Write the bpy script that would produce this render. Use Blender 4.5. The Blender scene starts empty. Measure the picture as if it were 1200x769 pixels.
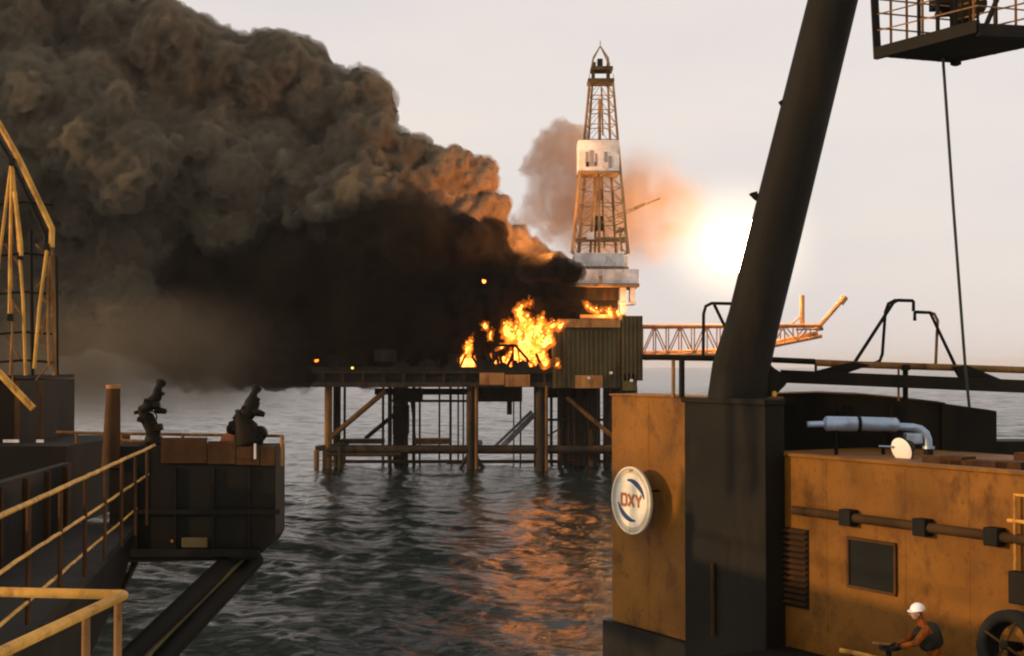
import bpy, bmesh, math, random
import numpy as np
from mathutils import Vector, Matrix, noise

random.seed(7)
rng = np.random.default_rng(7)
R = math.radians
scene = bpy.context.scene
col = scene.collection

# ------------------------------------------------------------------ camera
EYE = 30.6                      # metres above the sea
FPX = 1648.0                    # focal length in px of the 1200 px wide photograph
HAZE = 0.000022                  # thin sea haze, per metre
HOR = 430.0                     # row of the horizon
cam_d = bpy.data.cameras.new('camera')
cam = bpy.data.objects.new('camera', cam_d)
col.objects.link(cam)
PITCH = math.atan((HOR - 384.5) / FPX)
cam.location = (0, 0, EYE)
cam.rotation_euler = (R(90) + PITCH, 0, 0)
cam_d.sensor_width = 36.0
cam_d.lens = 36.0 * FPX / 1200.0
cam_d.clip_end = 120000
scene.camera = cam

# ------------------------------------------------------------------ sky and sun
SUN_EL = R(10.0)
SUN_TRAVEL = Vector((1.0, 0.22, 0)).normalized()          # the light comes from the left, a little behind
world = bpy.data.worlds.new('World')
scene.world = world
world.use_nodes = True
nt = world.node_tree
nt.nodes.clear()
wo = nt.nodes.new('ShaderNodeOutputWorld')
bg = nt.nodes.new('ShaderNodeBackground')
sky = nt.nodes.new('ShaderNodeTexSky')
sky.sky_type = 'NISHITA'
sky.sun_disc = False
sky.sun_elevation = SUN_EL
sky.sun_rotation = math.atan2(-SUN_TRAVEL.x, -SUN_TRAVEL.y)
sky.air_density = 1.0
sky.dust_density = 3.0
sky.ozone_density = 1.0
# thin even overcast veil in front of the clear sky
mixc = nt.nodes.new('ShaderNodeMix'); mixc.data_type = 'RGBA'
mixc.inputs['Factor'].default_value = 0.80
wtc = nt.nodes.new('ShaderNodeTexCoord')
wmp = nt.nodes.new('ShaderNodeMapping'); wmp.inputs['Scale'].default_value = (1.5, 1.5, 6.0)
wn = nt.nodes.new('ShaderNodeTexNoise'); wn.inputs['Scale'].default_value = 1.6; wn.inputs['Detail'].default_value = 4
wr = nt.nodes.new('ShaderNodeValToRGB')
wr.color_ramp.elements[0].position = 0.3; wr.color_ramp.elements[0].color = (8.1, 7.5, 7.5, 1)
wr.color_ramp.elements[1].position = 0.75; wr.color_ramp.elements[1].color = (9.6, 8.55, 7.8, 1)
nt.links.new(wtc.outputs['Generated'], wmp.inputs['Vector'])
nt.links.new(wmp.outputs[0], wn.inputs['Vector'])
nt.links.new(wn.outputs[0], wr.inputs[0])
nt.links.new(sky.outputs[0], mixc.inputs['A'])
nt.links.new(wr.outputs[0], mixc.inputs['B'])
nt.links.new(mixc.outputs['Result'], bg.inputs['Color'])
bg.inputs['Strength'].default_value = 0.11
nt.links.new(bg.outputs[0], wo.inputs['Surface'])

sun_d = bpy.data.lights.new('sun', 'SUN')
sun_d.energy = 3.6
sun_d.angle = R(1.2)
sun_d.color = (1.0, 0.60, 0.27)
sun = bpy.data.objects.new('sun', sun_d)
col.objects.link(sun)
sdir = Vector((SUN_TRAVEL.x * math.cos(SUN_EL), SUN_TRAVEL.y * math.cos(SUN_EL), -math.sin(SUN_EL)))
sun.rotation_euler = sdir.to_track_quat('-Z', 'Y').to_euler()

vs = scene.view_settings
vs.view_transform = 'Standard'
vs.look = 'None'
vs.exposure = 0.0
vs.gamma = 1.0
vs.use_curve_mapping = False
cy = scene.cycles
cy.volume_bounces = 1
cy.max_bounces = 8
cy.diffuse_bounces = 3
cy.glossy_bounces = 3
cy.transparent_max_bounces = 16
cy.volume_step_rate = 1.0
cy.volume_max_steps = 128
cy.use_denoising = True
cy.filter_width = 2.1
cy.sample_clamp_indirect = 4.0

# ------------------------------------------------------------------ helpers
CP, SP = math.cos(PITCH), math.sin(PITCH)


def at(px, py, Y):
    """point at distance Y from the camera's plane that the photograph shows at (px, py)"""
    u = (px - 600.0) / FPX
    v = (384.5 - py) / FPX
    d = Vector((u, CP - v * SP, SP + v * CP))
    return Vector((0, 0, EYE)) + d * (Y / d.y)


def pm(px, Y):
    return px * Y / FPX


OFF = {}


class MB:
    def __init__(s):
        s.v = []
        s.f = []

    def add(s, vs_, fs):
        b = len(s.v)
        s.v.extend([tuple(p) for p in vs_])
        s.f.extend([tuple(b + i for i in f) for f in fs])
        return s

    def box(s, c, size, ax=None, ay=None, az=None):
        ax = Vector(ax or (1, 0, 0)).normalized(); ay = Vector(ay or (0, 1, 0)).normalized(); az = Vector(az or (0, 0, 1)).normalized()
        c = Vector(c)
        h = [d / 2 for d in size]
        p = []
        for k in (-1, 1):
            for j in (-1, 1):
                for i in (-1, 1):
                    p.append(c + ax * i * h[0] + ay * j * h[1] + az * k * h[2])
        return s.add(p, [(0, 2, 3, 1), (4, 5, 7, 6), (0, 1, 5, 4), (2, 6, 7, 3), (0, 4, 6, 2), (1, 3, 7, 5)])

    def bar(s, a, b, w, h=None, up=(0, 0, 1)):
        a, b = Vector(a), Vector(b)
        d = (b - a)
        L = d.length
        d.normalize()
        upv = Vector(up)
        if abs(d.dot(upv)) > 0.98:
            upv = Vector((0, 1, 0))
        sx = d.cross(upv).normalized()
        uz = sx.cross(d).normalized()
        return s.box((a + b) / 2, (L, w, h or w), d, sx, uz)

    def tube(s, pts, r, n=8, caps=True):
        pts = [Vector(p) for p in pts]
        m = len(pts)
        rs = r if isinstance(r, (list, tuple)) else [r] * m
        T = []
        for i in range(m):
            if i == 0: d = pts[1] - pts[0]
            elif i == m - 1: d = pts[-1] - pts[-2]
            else: d = (pts[i + 1] - pts[i]).normalized() + (pts[i] - pts[i - 1]).normalized()
            T.append(d.normalized() if d.length > 1e-9 else Vector((0, 0, 1)))
        ref = Vector((0, 0, 1)) if abs(T[0].z) < 0.9 else Vector((1, 0, 0))
        N = (ref - T[0] * ref.dot(T[0])).normalized()
        vs_, fs = [], []
        for i in range(m):
            N = (N - T[i] * N.dot(T[i]))
            N = N.normalized() if N.length > 1e-6 else T[i].orthogonal().normalized()
            B = T[i].cross(N)
            for k in range(n):
                a = 2 * math.pi * k / n
                vs_.append(pts[i] + (N * math.cos(a) + B * math.sin(a)) * rs[i])
        for i in range(m - 1):
            for k in range(n):
                k2 = (k + 1) % n
                fs.append((i * n + k, i * n + k2, (i + 1) * n + k2, (i + 1) * n + k))
        if caps:
            fs.append(tuple(reversed(range(n))))
            fs.append(tuple((m - 1) * n + k for k in range(n)))
        return s.add(vs_, fs)

    def prism(s, pts, ext):
        """closed polygon swept by the vector ext"""
        pts = [Vector(p) for p in pts]
        e = Vector(ext)
        n = len(pts)
        vs_ = pts + [p + e for p in pts]
        fs = [tuple(range(n)), tuple(reversed(range(n, 2 * n)))]
        for i in range(n):
            j = (i + 1) % n
            fs.append((i, i + n, j + n, j))
        return s.add(vs_, fs)

    def lathe(s, o, axis, prof, n=24):
        """prof: (distance along axis, radius)"""
        o = Vector(o)
        a = Vector(axis).normalized()
        return s.tube([o + a * d for d, _ in prof], [max(r, 1e-4) for _, r in prof], n)

    def build(s, name, mat, parent=None, smooth=False, bevel=0.0):
        off = OFF.get(parent.name, Vector((0, 0, 0))) if parent else Vector((0, 0, 0))
        me = bpy.data.meshes.new(name)
        me.from_pydata([tuple(Vector(p) - off) for p in s.v], [], s.f)
        bm = bmesh.new(); bm.from_mesh(me)
        bmesh.ops.recalc_face_normals(bm, faces=bm.faces)
        bm.to_mesh(me); bm.free()
        if smooth:
            me.polygons.foreach_set('use_smooth', [True] * len(me.polygons))
            try:
                me.set_sharp_from_angle(angle=R(40))
            except Exception:
                pass
        me.materials.append(mat)
        o = bpy.data.objects.new(name, me)
        col.objects.link(o)
        if parent:
            o.parent = parent
            OFF[o.name] = off
        else:
            OFF[o.name] = Vector((0, 0, 0))
        if bevel > 0:
            b = o.modifiers.new('bevel', 'BEVEL'); b.width = bevel; b.segments = 2; b.limit_method = 'ANGLE'
        return o


def thing(name, label, cat, loc=(0, 0, 0), group=None, kind=None):
    o = bpy.data.objects.new(name, None)
    o.empty_display_size = 0.5
    col.objects.link(o)
    o.location = loc
    OFF[o.name] = Vector(loc)
    tag(o, label, cat, group, kind)
    return o


def tag(o, label=None, cat=None, group=None, kind=None):
    if label: o['label'] = label
    if cat: o['category'] = cat
    if group: o['group'] = group
    if kind: o['kind'] = kind
    return o


# ------------------------------------------------------------------ materials
def lin(r, g, b):
    f = lambda c: (c / 255 / 12.92) if c / 255 <= 0.04045 else ((c / 255 + 0.055) / 1.055) ** 2.4
    return (f(r), f(g), f(b), 1)


def new_mat(name):
    m = bpy.data.materials.new(name)
    m.use_nodes = True
    n = m.node_tree
    n.nodes.clear()
    out = n.nodes.new('ShaderNodeOutputMaterial')
    return m, n, out


def paint(name, base, rust=None, amount=0.5, scale=1.0, rough=0.6, metal=0.0, streak=4.0, bump=0.15, var=0.35, spec=0.12):
    m, n, out = new_mat(name)
    L = n.links.new
    b = n.nodes.new('ShaderNodeBsdfPrincipled')
    tc = n.nodes.new('ShaderNodeTexCoord')
    mp = n.nodes.new('ShaderNodeMapping')
    mp.inputs['Scale'].default_value = (1, 1, 1 / streak)
    L(tc.outputs['Object'], mp.inputs['Vector'])
    n1 = n.nodes.new('ShaderNodeTexNoise'); n1.inputs['Scale'].default_value = 1.7 * scale; n1.inputs['Detail'].default_value = 8; n1.inputs['Roughness'].default_value = 0.65
    L(mp.outputs[0], n1.inputs['Vector'])
    n2 = n.nodes.new('ShaderNodeTexNoise'); n2.inputs['Scale'].default_value = 0.6 * scale; n2.inputs['Detail'].default_value = 5
    L(tc.outputs['Object'], n2.inputs['Vector'])
    n3 = n.nodes.new('ShaderNodeTexNoise'); n3.inputs['Scale'].default_value = 14 * scale; n3.inputs['Detail'].default_value = 4
    L(tc.outputs['Object'], n3.inputs['Vector'])
    r2 = n.nodes.new('ShaderNodeMapRange'); r2.inputs[1].default_value = 0.3; r2.inputs[2].default_value = 0.7
    r2.inputs[3].default_value = 1 - var; r2.inputs[4].default_value = 1 + var
    L(n2.outputs[0], r2.inputs[0])
    mul = n.nodes.new('ShaderNodeVectorMath'); mul.operation = 'SCALE'
    mul.inputs[0].default_value = base[:3]
    L(r2.outputs[0], mul.inputs['Scale'])
    rr = n.nodes.new('ShaderNodeMapRange'); rr.inputs[1].default_value = 0.62 - 0.25 * amount; rr.inputs[2].default_value = 0.75 - 0.2 * amount
    L(n1.outputs[0], rr.inputs[0])
    mx = n.nodes.new('ShaderNodeMix'); mx.data_type = 'RGBA'
    rc = rust or (base[0] * 0.5, base[1] * 0.42, base[2] * 0.4, 1)
    mx.inputs['B'].default_value = rc
    L(mul.outputs[0], mx.inputs['A'])
    L(rr.outputs[0], mx.inputs['Factor'])
    n4 = n.nodes.new('ShaderNodeTexNoise'); n4.inputs['Scale'].default_value = 7.5 * scale; n4.inputs['Detail'].default_value = 9; n4.inputs['Roughness'].default_value = 0.75
    L(tc.outputs['Object'], n4.inputs['Vector'])
    r4 = n.nodes.new('ShaderNodeMapRange'); r4.inputs[1].default_value = 0.54; r4.inputs[2].default_value = 0.68; r4.inputs[4].default_value = min(1.0, 1.3 * amount)
    L(n4.outputs[0], r4.inputs[0])
    mx2 = n.nodes.new('ShaderNodeMix'); mx2.data_type = 'RGBA'
    mx2.inputs['B'].default_value = (rc[0] * 0.6, rc[1] * 0.55, rc[2] * 0.6, 1)
    L(mx.outputs['Result'], mx2.inputs['A']); L(r4.outputs[0], mx2.inputs['Factor'])
    L(mx2.outputs['Result'], b.inputs['Base Color'])
    b.inputs['Roughness'].default_value = rough
    b.inputs['Metallic'].default_value = metal
    b.inputs['Specular IOR Level'].default_value = spec
    bp = n.nodes.new('ShaderNodeBump'); bp.inputs['Strength'].default_value = bump; bp.inputs['Distance'].default_value = 0.03
    L(n3.outputs[0], bp.inputs['Height'])
    n5 = n.nodes.new('ShaderNodeTexNoise'); n5.inputs['Scale'].default_value = 1.3 * scale; n5.inputs['Detail'].default_value = 1
    L(tc.outputs['Object'], n5.inputs['Vector'])
    bp2 = n.nodes.new('ShaderNodeBump'); bp2.inputs['Strength'].default_value = min(1, bump * 4); bp2.inputs['Distance'].default_value = 0.10
    L(n5.outputs[0], bp2.inputs['Height']); L(bp2.outputs[0], bp.inputs['Normal'])
    L(bp.outputs[0], b.inputs['Normal'])
    L(b.outputs[0], out.inputs['Surface'])
    return m


def emit_mat(name, hot, edge, strength, scale=0.35):
    m, n, out = new_mat(name)
    L = n.links.new
    e = n.nodes.new('ShaderNodeEmission')
    tc = n.nodes.new('ShaderNodeTexCoord')
    ns = n.nodes.new('ShaderNodeTexNoise'); ns.inputs['Scale'].default_value = scale; ns.inputs['Detail'].default_value = 6; ns.inputs['Distortion'].default_value = 1.0
    L(tc.outputs['Object'], ns.inputs['Vector'])
    rp = n.nodes.new('ShaderNodeValToRGB')
    rp.color_ramp.elements[0].position = 0.40; rp.color_ramp.elements[0].color = edge
    rp.color_ramp.elements[1].position = 0.66; rp.color_ramp.elements[1].color = hot
    L(ns.outputs[0], rp.inputs[0])
    L(rp.outputs[0], e.inputs['Color'])
    e.inputs['Strength'].default_value = strength
    L(e.outputs[0], out.inputs['Surface'])
    return m


def veil_mat(name, colr, density, emis=None, emis_s=0.0, aniso=0.0, absorb=(0, 0, 0, 1)):
    m, n, out = new_mat(name)
    v = n.nodes.new('ShaderNodeVolumePrincipled')
    v.inputs['Color'].default_value = colr
    v.inputs['Density'].default_value = density
    v.inputs['Anisotropy'].default_value = aniso
    if emis:
        v.inputs['Emission Color'].default_value = emis
        v.inputs['Emission Strength'].default_value = emis_s
    n.links.new(v.outputs[0], out.inputs['Volume'])
    return m


def patchy_smoke_mat(name, colr, density, scale, lo, hi, soft=0.35, aniso=0.2):
    """uneven thin smoke: noise density that dies out towards the edge of the domain (generated coordinates)"""
    m, n, out = new_mat(name)
    L = n.links.new
    v = n.nodes.new('ShaderNodeVolumePrincipled')
    v.inputs['Color'].default_value = colr
    v.inputs['Anisotropy'].default_value = aniso
    tc = n.nodes.new('ShaderNodeTexCoord')
    ns = n.nodes.new('ShaderNodeTexNoise'); ns.inputs['Scale'].default_value = scale; ns.inputs['Detail'].default_value = 4; ns.inputs['Roughness'].default_value = 0.6
    L(tc.outputs['Object'], ns.inputs['Vector'])
    mr = n.nodes.new('ShaderNodeMapRange'); mr.inputs[1].default_value = lo; mr.inputs[2].default_value = hi
    L(ns.outputs[0], mr.inputs[0])
    sub = n.nodes.new('ShaderNodeVectorMath'); sub.operation = 'SUBTRACT'; sub.inputs[1].default_value = (0.5, 0.5, 0.5)
    L(tc.outputs['Generated'], sub.inputs[0])
    ln = n.nodes.new('ShaderNodeVectorMath'); ln.operation = 'LENGTH'
    L(sub.outputs[0], ln.inputs[0])
    mr2 = n.nodes.new('ShaderNodeMapRange'); mr2.interpolation_type = 'SMOOTHSTEP'
    mr2.inputs[1].default_value = 0.5; mr2.inputs[2].default_value = 0.5 - soft; mr2.inputs[3].default_value = 0; mr2.inputs[4].default_value = 1
    L(ln.outputs['Value'], mr2.inputs[0])
    mu = n.nodes.new('ShaderNodeMath'); mu.operation = 'MULTIPLY'
    L(mr.outputs[0], mu.inputs[0]); L(mr2.outputs[0], mu.inputs[1])
    mu2 = n.nodes.new('ShaderNodeMath'); mu2.operation = 'MULTIPLY'; mu2.inputs[1].default_value = density
    L(mu.outputs[0], mu2.inputs[0])
    L(mu2.outputs[0], v.inputs['Density'])
    L(v.outputs[0], out.inputs['Volume'])
    return m


def soot_mat(name, a, b, scale):
    m, n, out = new_mat(name)
    L = n.links.new
    p = n.nodes.new('ShaderNodeBsdfDiffuse')
    p.inputs['Roughness'].default_value = 1.0
    tc = n.nodes.new('ShaderNodeTexCoord')
    ns = n.nodes.new('ShaderNodeTexNoise'); ns.inputs['Scale'].default_value = scale; ns.inputs['Detail'].default_value = 6
    L(tc.outputs['Object'], ns.inputs['Vector'])
    rp = n.nodes.new('ShaderNodeValToRGB')
    rp.color_ramp.elements[0].position = 0.35; rp.color_ramp.elements[0].color = a
    rp.color_ramp.elements[1].position = 0.65; rp.color_ramp.elements[1].color = b
    L(ns.outputs[0], rp.inputs[0])
    L(rp.outputs[0], p.inputs['Color'])
    L(p.outputs[0], out.inputs['Surface'])
    return m


M = {}
M['orange'] = paint('orange_paint', (0.165, 0.069, 0.0085, 1), rust=(0.090, 0.036, 0.006, 1), amount=0.45, scale=0.8, rough=0.55, streak=1.35)
M['dark'] = paint('dark_steel', (0.0095, 0.0082, 0.0048, 1), rust=(0.018, 0.012, 0.006, 1), amount=0.4, scale=0.6, rough=0.7)
M['hull'] = paint('hull_steel', (0.0085, 0.0078, 0.005, 1), rust=(0.016, 0.010, 0.005, 1), amount=0.4, scale=0.5, rough=0.7)
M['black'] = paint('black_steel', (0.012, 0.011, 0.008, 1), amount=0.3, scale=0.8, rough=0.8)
M['brown'] = paint('brown_paint', (0.058, 0.026, 0.008, 1), rust=(0.030, 0.013, 0.005, 1), amount=0.6, rough=0.7)
M['yellow'] = paint('yellow_paint', (0.48, 0.255, 0.045, 1), rust=(0.24, 0.09, 0.02, 1), amount=0.42, scale=3, rough=0.5)
M['rail'] = paint('brown_rail', (0.20, 0.10, 0.03, 1), rust=(0.09, 0.035, 0.01, 1), amount=0.5, scale=3, rough=0.55)
M['white'] = paint('white_paint', (0.62, 0.60, 0.57, 1), rust=(0.40, 0.33, 0.27, 1), amount=0.35, scale=0.3, rough=0.5, streak=2)
M['white_clean'] = paint('clean_white_paint', (0.80, 0.79, 0.77, 1), amount=0.0, rough=0.35, var=0.05)
M['ivory'] = paint('ivory_paint', (0.62, 0.58, 0.46, 1), rust=(0.42, 0.35, 0.24, 1), amount=0.3, scale=2, rough=0.45, var=0.12)
M['ivory2'] = paint('ivory_ring_paint', (0.42, 0.37, 0.26, 1), amount=0.2, scale=2, rough=0.45, var=0.12)
M['navy'] = paint('navy_paint', (0.020, 0.045, 0.115, 1), amount=0.1, rough=0.45, var=0.1)
M['redbrown'] = paint('red_brown_paint', (0.30, 0.10, 0.035, 1), amount=0.1, rough=0.45, var=0.1)
M['derrick'] = paint('derrick_steel', (0.25, 0.165, 0.082, 1), rust=(0.11, 0.062, 0.026, 1), amount=0.5, scale=0.3, rough=0.6)
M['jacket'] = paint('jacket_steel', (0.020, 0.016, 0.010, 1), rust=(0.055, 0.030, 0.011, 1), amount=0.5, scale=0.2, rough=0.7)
M['jacket_lit'] = paint('lit_jacket_steel', (0.13, 0.064, 0.016, 1), rust=(0.045, 0.021, 0.008, 1), amount=0.5, scale=0.2, rough=0.65)  # lighter copy of the jacket steel, light put into its colour
M['pipe_grey'] = paint('grey_pipe', (0.24, 0.24, 0.24, 1), amount=0.3, scale=0.3, rough=0.5)
M['module'] = paint('olive_cladding', (0.085, 0.066, 0.026, 1), rust=(0.05, 0.028, 0.010, 1), amount=0.5, scale=0.15, rough=0.65)
M['deckorange'] = paint('deck_orange_panel', (0.30, 0.14, 0.045, 1), rust=(0.13, 0.05, 0.015, 1), amount=0.5, scale=0.2, rough=0.6)
M['flareboom'] = paint('flare_boom_paint', (0.50, 0.25, 0.10, 1), rust=(0.26, 0.11, 0.04, 1), amount=0.4, scale=0.2, rough=0.6)
M['silver'] = paint('galvanised_metal', (0.30, 0.40, 0.53, 1), rust=(0.20, 0.24, 0.28, 1), amount=0.35, scale=2, rough=0.42, metal=0.45, var=0.15, spec=0.5)
M['dark_brown'] = paint('dark_brown_pipe', (0.045, 0.024, 0.008, 1), amount=0.4, rough=0.8)  # dark brown; the shadow band on the deckhouse is coloured with it
M['glass'] = paint('dark_pane', (0.008, 0.009, 0.007, 1), amount=0.0, rough=0.5, bump=0.05, spec=0.08)
M['rubber'] = paint('black_rubber', (0.015, 0.015, 0.012, 1), amount=0.1, rough=0.85)
M['lens'] = paint('white_lens', (0.86, 0.86, 0.84, 1), amount=0.0, rough=0.2, var=0.03, bump=0.0)
M['wire'] = paint('wire_rope', (0.030, 0.036, 0.034, 1), amount=0.2, rough=0.6)
M['coverall'] = paint('orange_coverall', (0.36, 0.090, 0.012, 1), rust=(0.12, 0.04, 0.012, 1), amount=0.55, scale=5, rough=0.9, bump=0.9, streak=1)
M['vest'] = paint('dark_vest', (0.030, 0.032, 0.020, 1), amount=0.2, scale=4, rough=0.9)
M['skin'] = paint('skin', (0.42, 0.24, 0.16, 1), amount=0.0, rough=0.6, var=0.08)
M['lamp_glow'] = emit_mat('amber_lamp', (1, .62, .15, 1), (1, .5, .1, 1), 3.0)


# ------------------------------------------------------------------ sea
def make_sea():
    # wave field: many plane waves, wind from the right
    comps = []
    for i in range(70):
        lam = 1.6 * (15 / 1.6) ** (rng.random() ** 1.25)
        th = rng.normal(R(200), 0.55)
        k = 2 * math.pi / lam
        amp = 0.0030 * lam ** 0.9
        comps.append((k * math.cos(th), k * math.sin(th), amp, rng.random() * 6.283))

    for i in range(22):
        lam = 15 * (55 / 15) ** rng.random()
        th = rng.normal(R(215), 0.5)
        k = 2 * math.pi / lam
        comps.append((k * math.cos(th), k * math.sin(th), 0.0042 * lam ** 0.9, rng.random() * 6.283))

    def hgt(x, y, dmin):
        z = np.zeros_like(x)
        for kx, ky, a, ph in comps:
            lam = 2 * math.pi / math.hypot(kx, ky)
            fade = np.clip((lam / (2.4 * dmin) - 0.6) / 0.8, 0, 1)
            p = kx * x + ky * y + ph
            z += a * fade * (np.sin(p) + 0.22 * np.sin(2 * p + 1.2))
        return z
    ys = [30.0]
    while ys[-1] < 2600:
        ys.append(ys[-1] + max(0.50, ys[-1] * 0.0022))
    while ys[-1] < 60000:
        ys.append(ys[-1] * 1.06)
    ys = np.array(ys)
    nx = 520
    u = np.linspace(-1, 1, nx)
    rows, hs = [], []
    for y in ys:
        half = 60 + 0.50 * y if y < 2600 else 1360 + (y - 2600) * 1.4
        x = u * half
        step = max(2 * half / nx, y * 0.0022, 0.5)
        yy = np.full(nx, y)
        z = hgt(x, yy, np.full(nx, step)) * max(0.0, min(1.0, (2500 - y) / 1000)) if y < 2500 else np.zeros(nx)
        rows.append(np.stack([x, yy, z], 1))
    V = np.concatenate(rows)
    ny = len(ys)
    idx = np.arange(ny * nx).reshape(ny, nx)
    F = np.stack([idx[:-1, :-1], idx[:-1, 1:], idx[1:, 1:], idx[1:, :-1]], -1).reshape(-1, 4)
    me = bpy.data.meshes.new('sea')
    me.vertices.add(len(V)); me.vertices.foreach_set('co', V.ravel())
    me.loops.add(F.size); me.loops.foreach_set('vertex_index', F.ravel().astype(np.int32))
    me.polygons.add(len(F)); me.polygons.foreach_set('loop_start', np.arange(0, F.size, 4, dtype=np.int32))
    me.polygons.foreach_set('use_smooth', [True] * len(F))
    me.update(); me.validate()
    m, n, out = new_mat('sea_water')
    L = n.links.new
    b = n.nodes.new('ShaderNodeBsdfPrincipled')
    b.inputs['Base Color'].default_value = (0.008, 0.014, 0.013, 1)
    b.inputs['Roughness'].default_value = 0.12
    b.inputs['IOR'].default_value = 1.33
    b.inputs['Specular IOR Level'].default_value = 0.11
    tc = n.nodes.new('ShaderNodeTexCoord')
    mp = n.nodes.new('ShaderNodeMapping'); mp.inputs['Scale'].default_value = (0.8, 1.0, 1.0); mp.inputs['Rotation'].default_value = (0, 0, R(15))
    L(tc.outputs['Object'], mp.inputs['Vector'])
    n1 = n.nodes.new('ShaderNodeTexNoise'); n1.inputs['Scale'].default_value = 0.55; n1.inputs['Detail'].default_value = 7; n1.inputs['Roughness'].default_value = 0.6; n1.inputs['Distortion'].default_value = 0.4
    n2 = n.nodes.new('ShaderNodeTexNoise'); n2.inputs['Scale'].default_value = 0.12; n2.inputs['Detail'].default_value = 5
    L(mp.outputs[0], n1.inputs['Vector']); L(mp.outputs[0], n2.inputs['Vector'])
    b1 = n.nodes.new('ShaderNodeBump'); b1.inputs['Strength'].default_value = 1.0; b1.inputs['Distance'].default_value = 0.13
    b2 = n.nodes.new('ShaderNodeBump'); b2.inputs['Strength'].default_value = 1.0; b2.inputs['Distance'].default_value = 0.9
    L(n1.outputs[0], b1.inputs['Height']); L(n2.outputs[0], b2.inputs['Height'])
    # waves too far off to be meshed become roughness
    sx = n.nodes.new('ShaderNodeSeparateXYZ'); L(tc.outputs['Object'], sx.inputs[0])
    rg = n.nodes.new('ShaderNodeMapRange'); rg.inputs[1].default_value = 250; rg.inputs[2].default_value = 1500; rg.inputs[3].default_value = 0.12; rg.inputs[4].default_value = 0.15
    L(sx.outputs['Y'], rg.inputs[0]); L(rg.outputs[0], b.inputs['Roughness'])
    L(b2.outputs[0], b1.inputs['Normal']); L(b1.outputs[0], b.inputs['Normal'])
    L(b.outputs[0], out.inputs['Surface'])
    me.materials.append(m)
    o = bpy.data.objects.new('sea', me)
    col.objects.link(o)
    tag(o, 'dark choppy sea stretching to the horizon under the burning platform', None, None, 'structure')


make_sea()

# ------------------------------------------------------------------ the burning platform
YP = 420.0
YB = 462.0


def leg_pts(x, y0, y1, Y):
    return at(x, y0, Y), at(x, y1, Y)


plat = thing('production_platform', 'dark oil production platform on steel legs, burning above the deck', 'oil platform', (at(560, 553, YP).x, YP, 0))


def pipe_part(name, a, b, r, mat, parent=plat, n=12):
    return MB().tube([a, b], r, n).build(name, mat, parent, smooth=True)


def vert(name, px, wpx, Y, mat, ytop=452.0, parent=plat):
    t = at(px, ytop, Y)
    return pipe_part(name, (t.x, Y, -6), (t.x, Y, t.z), pm(wpx, Y) / 2, mat, parent)


# front row legs, back row legs
for px, w, Y, mat in ((385, 9, YP, 'jacket_lit'), (552, 11, YP, 'jacket'), (634, 13, YP, 'jacket'), (741, 12, YP, 'jacket'),
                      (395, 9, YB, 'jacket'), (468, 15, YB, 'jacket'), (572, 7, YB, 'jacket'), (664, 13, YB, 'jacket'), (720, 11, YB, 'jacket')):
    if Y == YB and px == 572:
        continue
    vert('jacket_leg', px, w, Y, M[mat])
# inner face of the front centre leg carries a pipe in the lit tone
vert('riser_pipe', 558.5, 4, YP - 2, M['jacket_lit'])
for px, w, Y in ((457, 5, 440), (485, 4, 445), (492, 2.5, 446), (528, 3, 448), (537, 2.0, 452), (543, 2, 440), (602, 1.6, 450), (610, 2.0, 452)):
    vert('riser_pipe', px, w, Y, M['jacket'])
for px, w, Y in ((656, 6, 432), (679, 12, 438), (695, 12, 434), (711, 9, 430), (646, 3.5, 455), (702, 3, 450)):
    vert('conductor_pipe', px, w, Y, M['jacket'])
for px, w, Y in ((670, 7, 446), (687, 6, 452), (724, 9, 440), (732, 7, 428), (628, 5, 448), (476, 5, 452), (449, 3, 458), (515, 2.2, 455), (404, 3, 450)):
    vert('conductor_pipe', px, w, Y, M['jacket'])
for (x0, x1, y, w, Y) in ((383, 745, 541, 4, YP + 20), (455, 560, 470, 3, 455), (640, 735, 492, 3, 440), (383, 470, 533, 4, YP - 1.2)):
    pipe_part('horizontal_brace', at(x0, y, Y), at(x1, y, Y), pm(w, Y) / 2, M['jacket'])
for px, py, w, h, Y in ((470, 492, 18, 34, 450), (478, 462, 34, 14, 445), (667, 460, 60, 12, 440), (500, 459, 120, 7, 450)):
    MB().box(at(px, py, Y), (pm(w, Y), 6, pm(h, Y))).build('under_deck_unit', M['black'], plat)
vert('conductor_pipe', 640.5, 3.5, YP - 3, M['jacket_lit'])
# horizontal members
for (x0, x1, y, w, Y) in ((383, 745, 527, 10, YP), (395, 722, 525, 7, YB), (383, 745, 548, 5, YP + 1)):
    a, b = at(x0, y, Y), at(x1, y, Y)
    if y == 548:
        continue
    pipe_part('horizontal_brace', a, b, pm(w, Y) / 2, M['jacket'])
for px in (385, 552, 634, 741):
    a = at(px, 528, YP); b = Vector((at(px, 528, YP).x * 1.03 + 2, YB, a.z))
    pipe_part('cross_brace', a, b, 1.0, M['jacket'])
# a walkway grating with junk under the deck
MB().box(at(507, 517, 436), (pm(40, 436), 8, pm(6, 436))).build('boat_landing', M['brown'], plat)
MB().box(at(425, 517, 440), (pm(50, 440), 6, pm(5, 440))).build('boat_landing', M['jacket'], plat)
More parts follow.
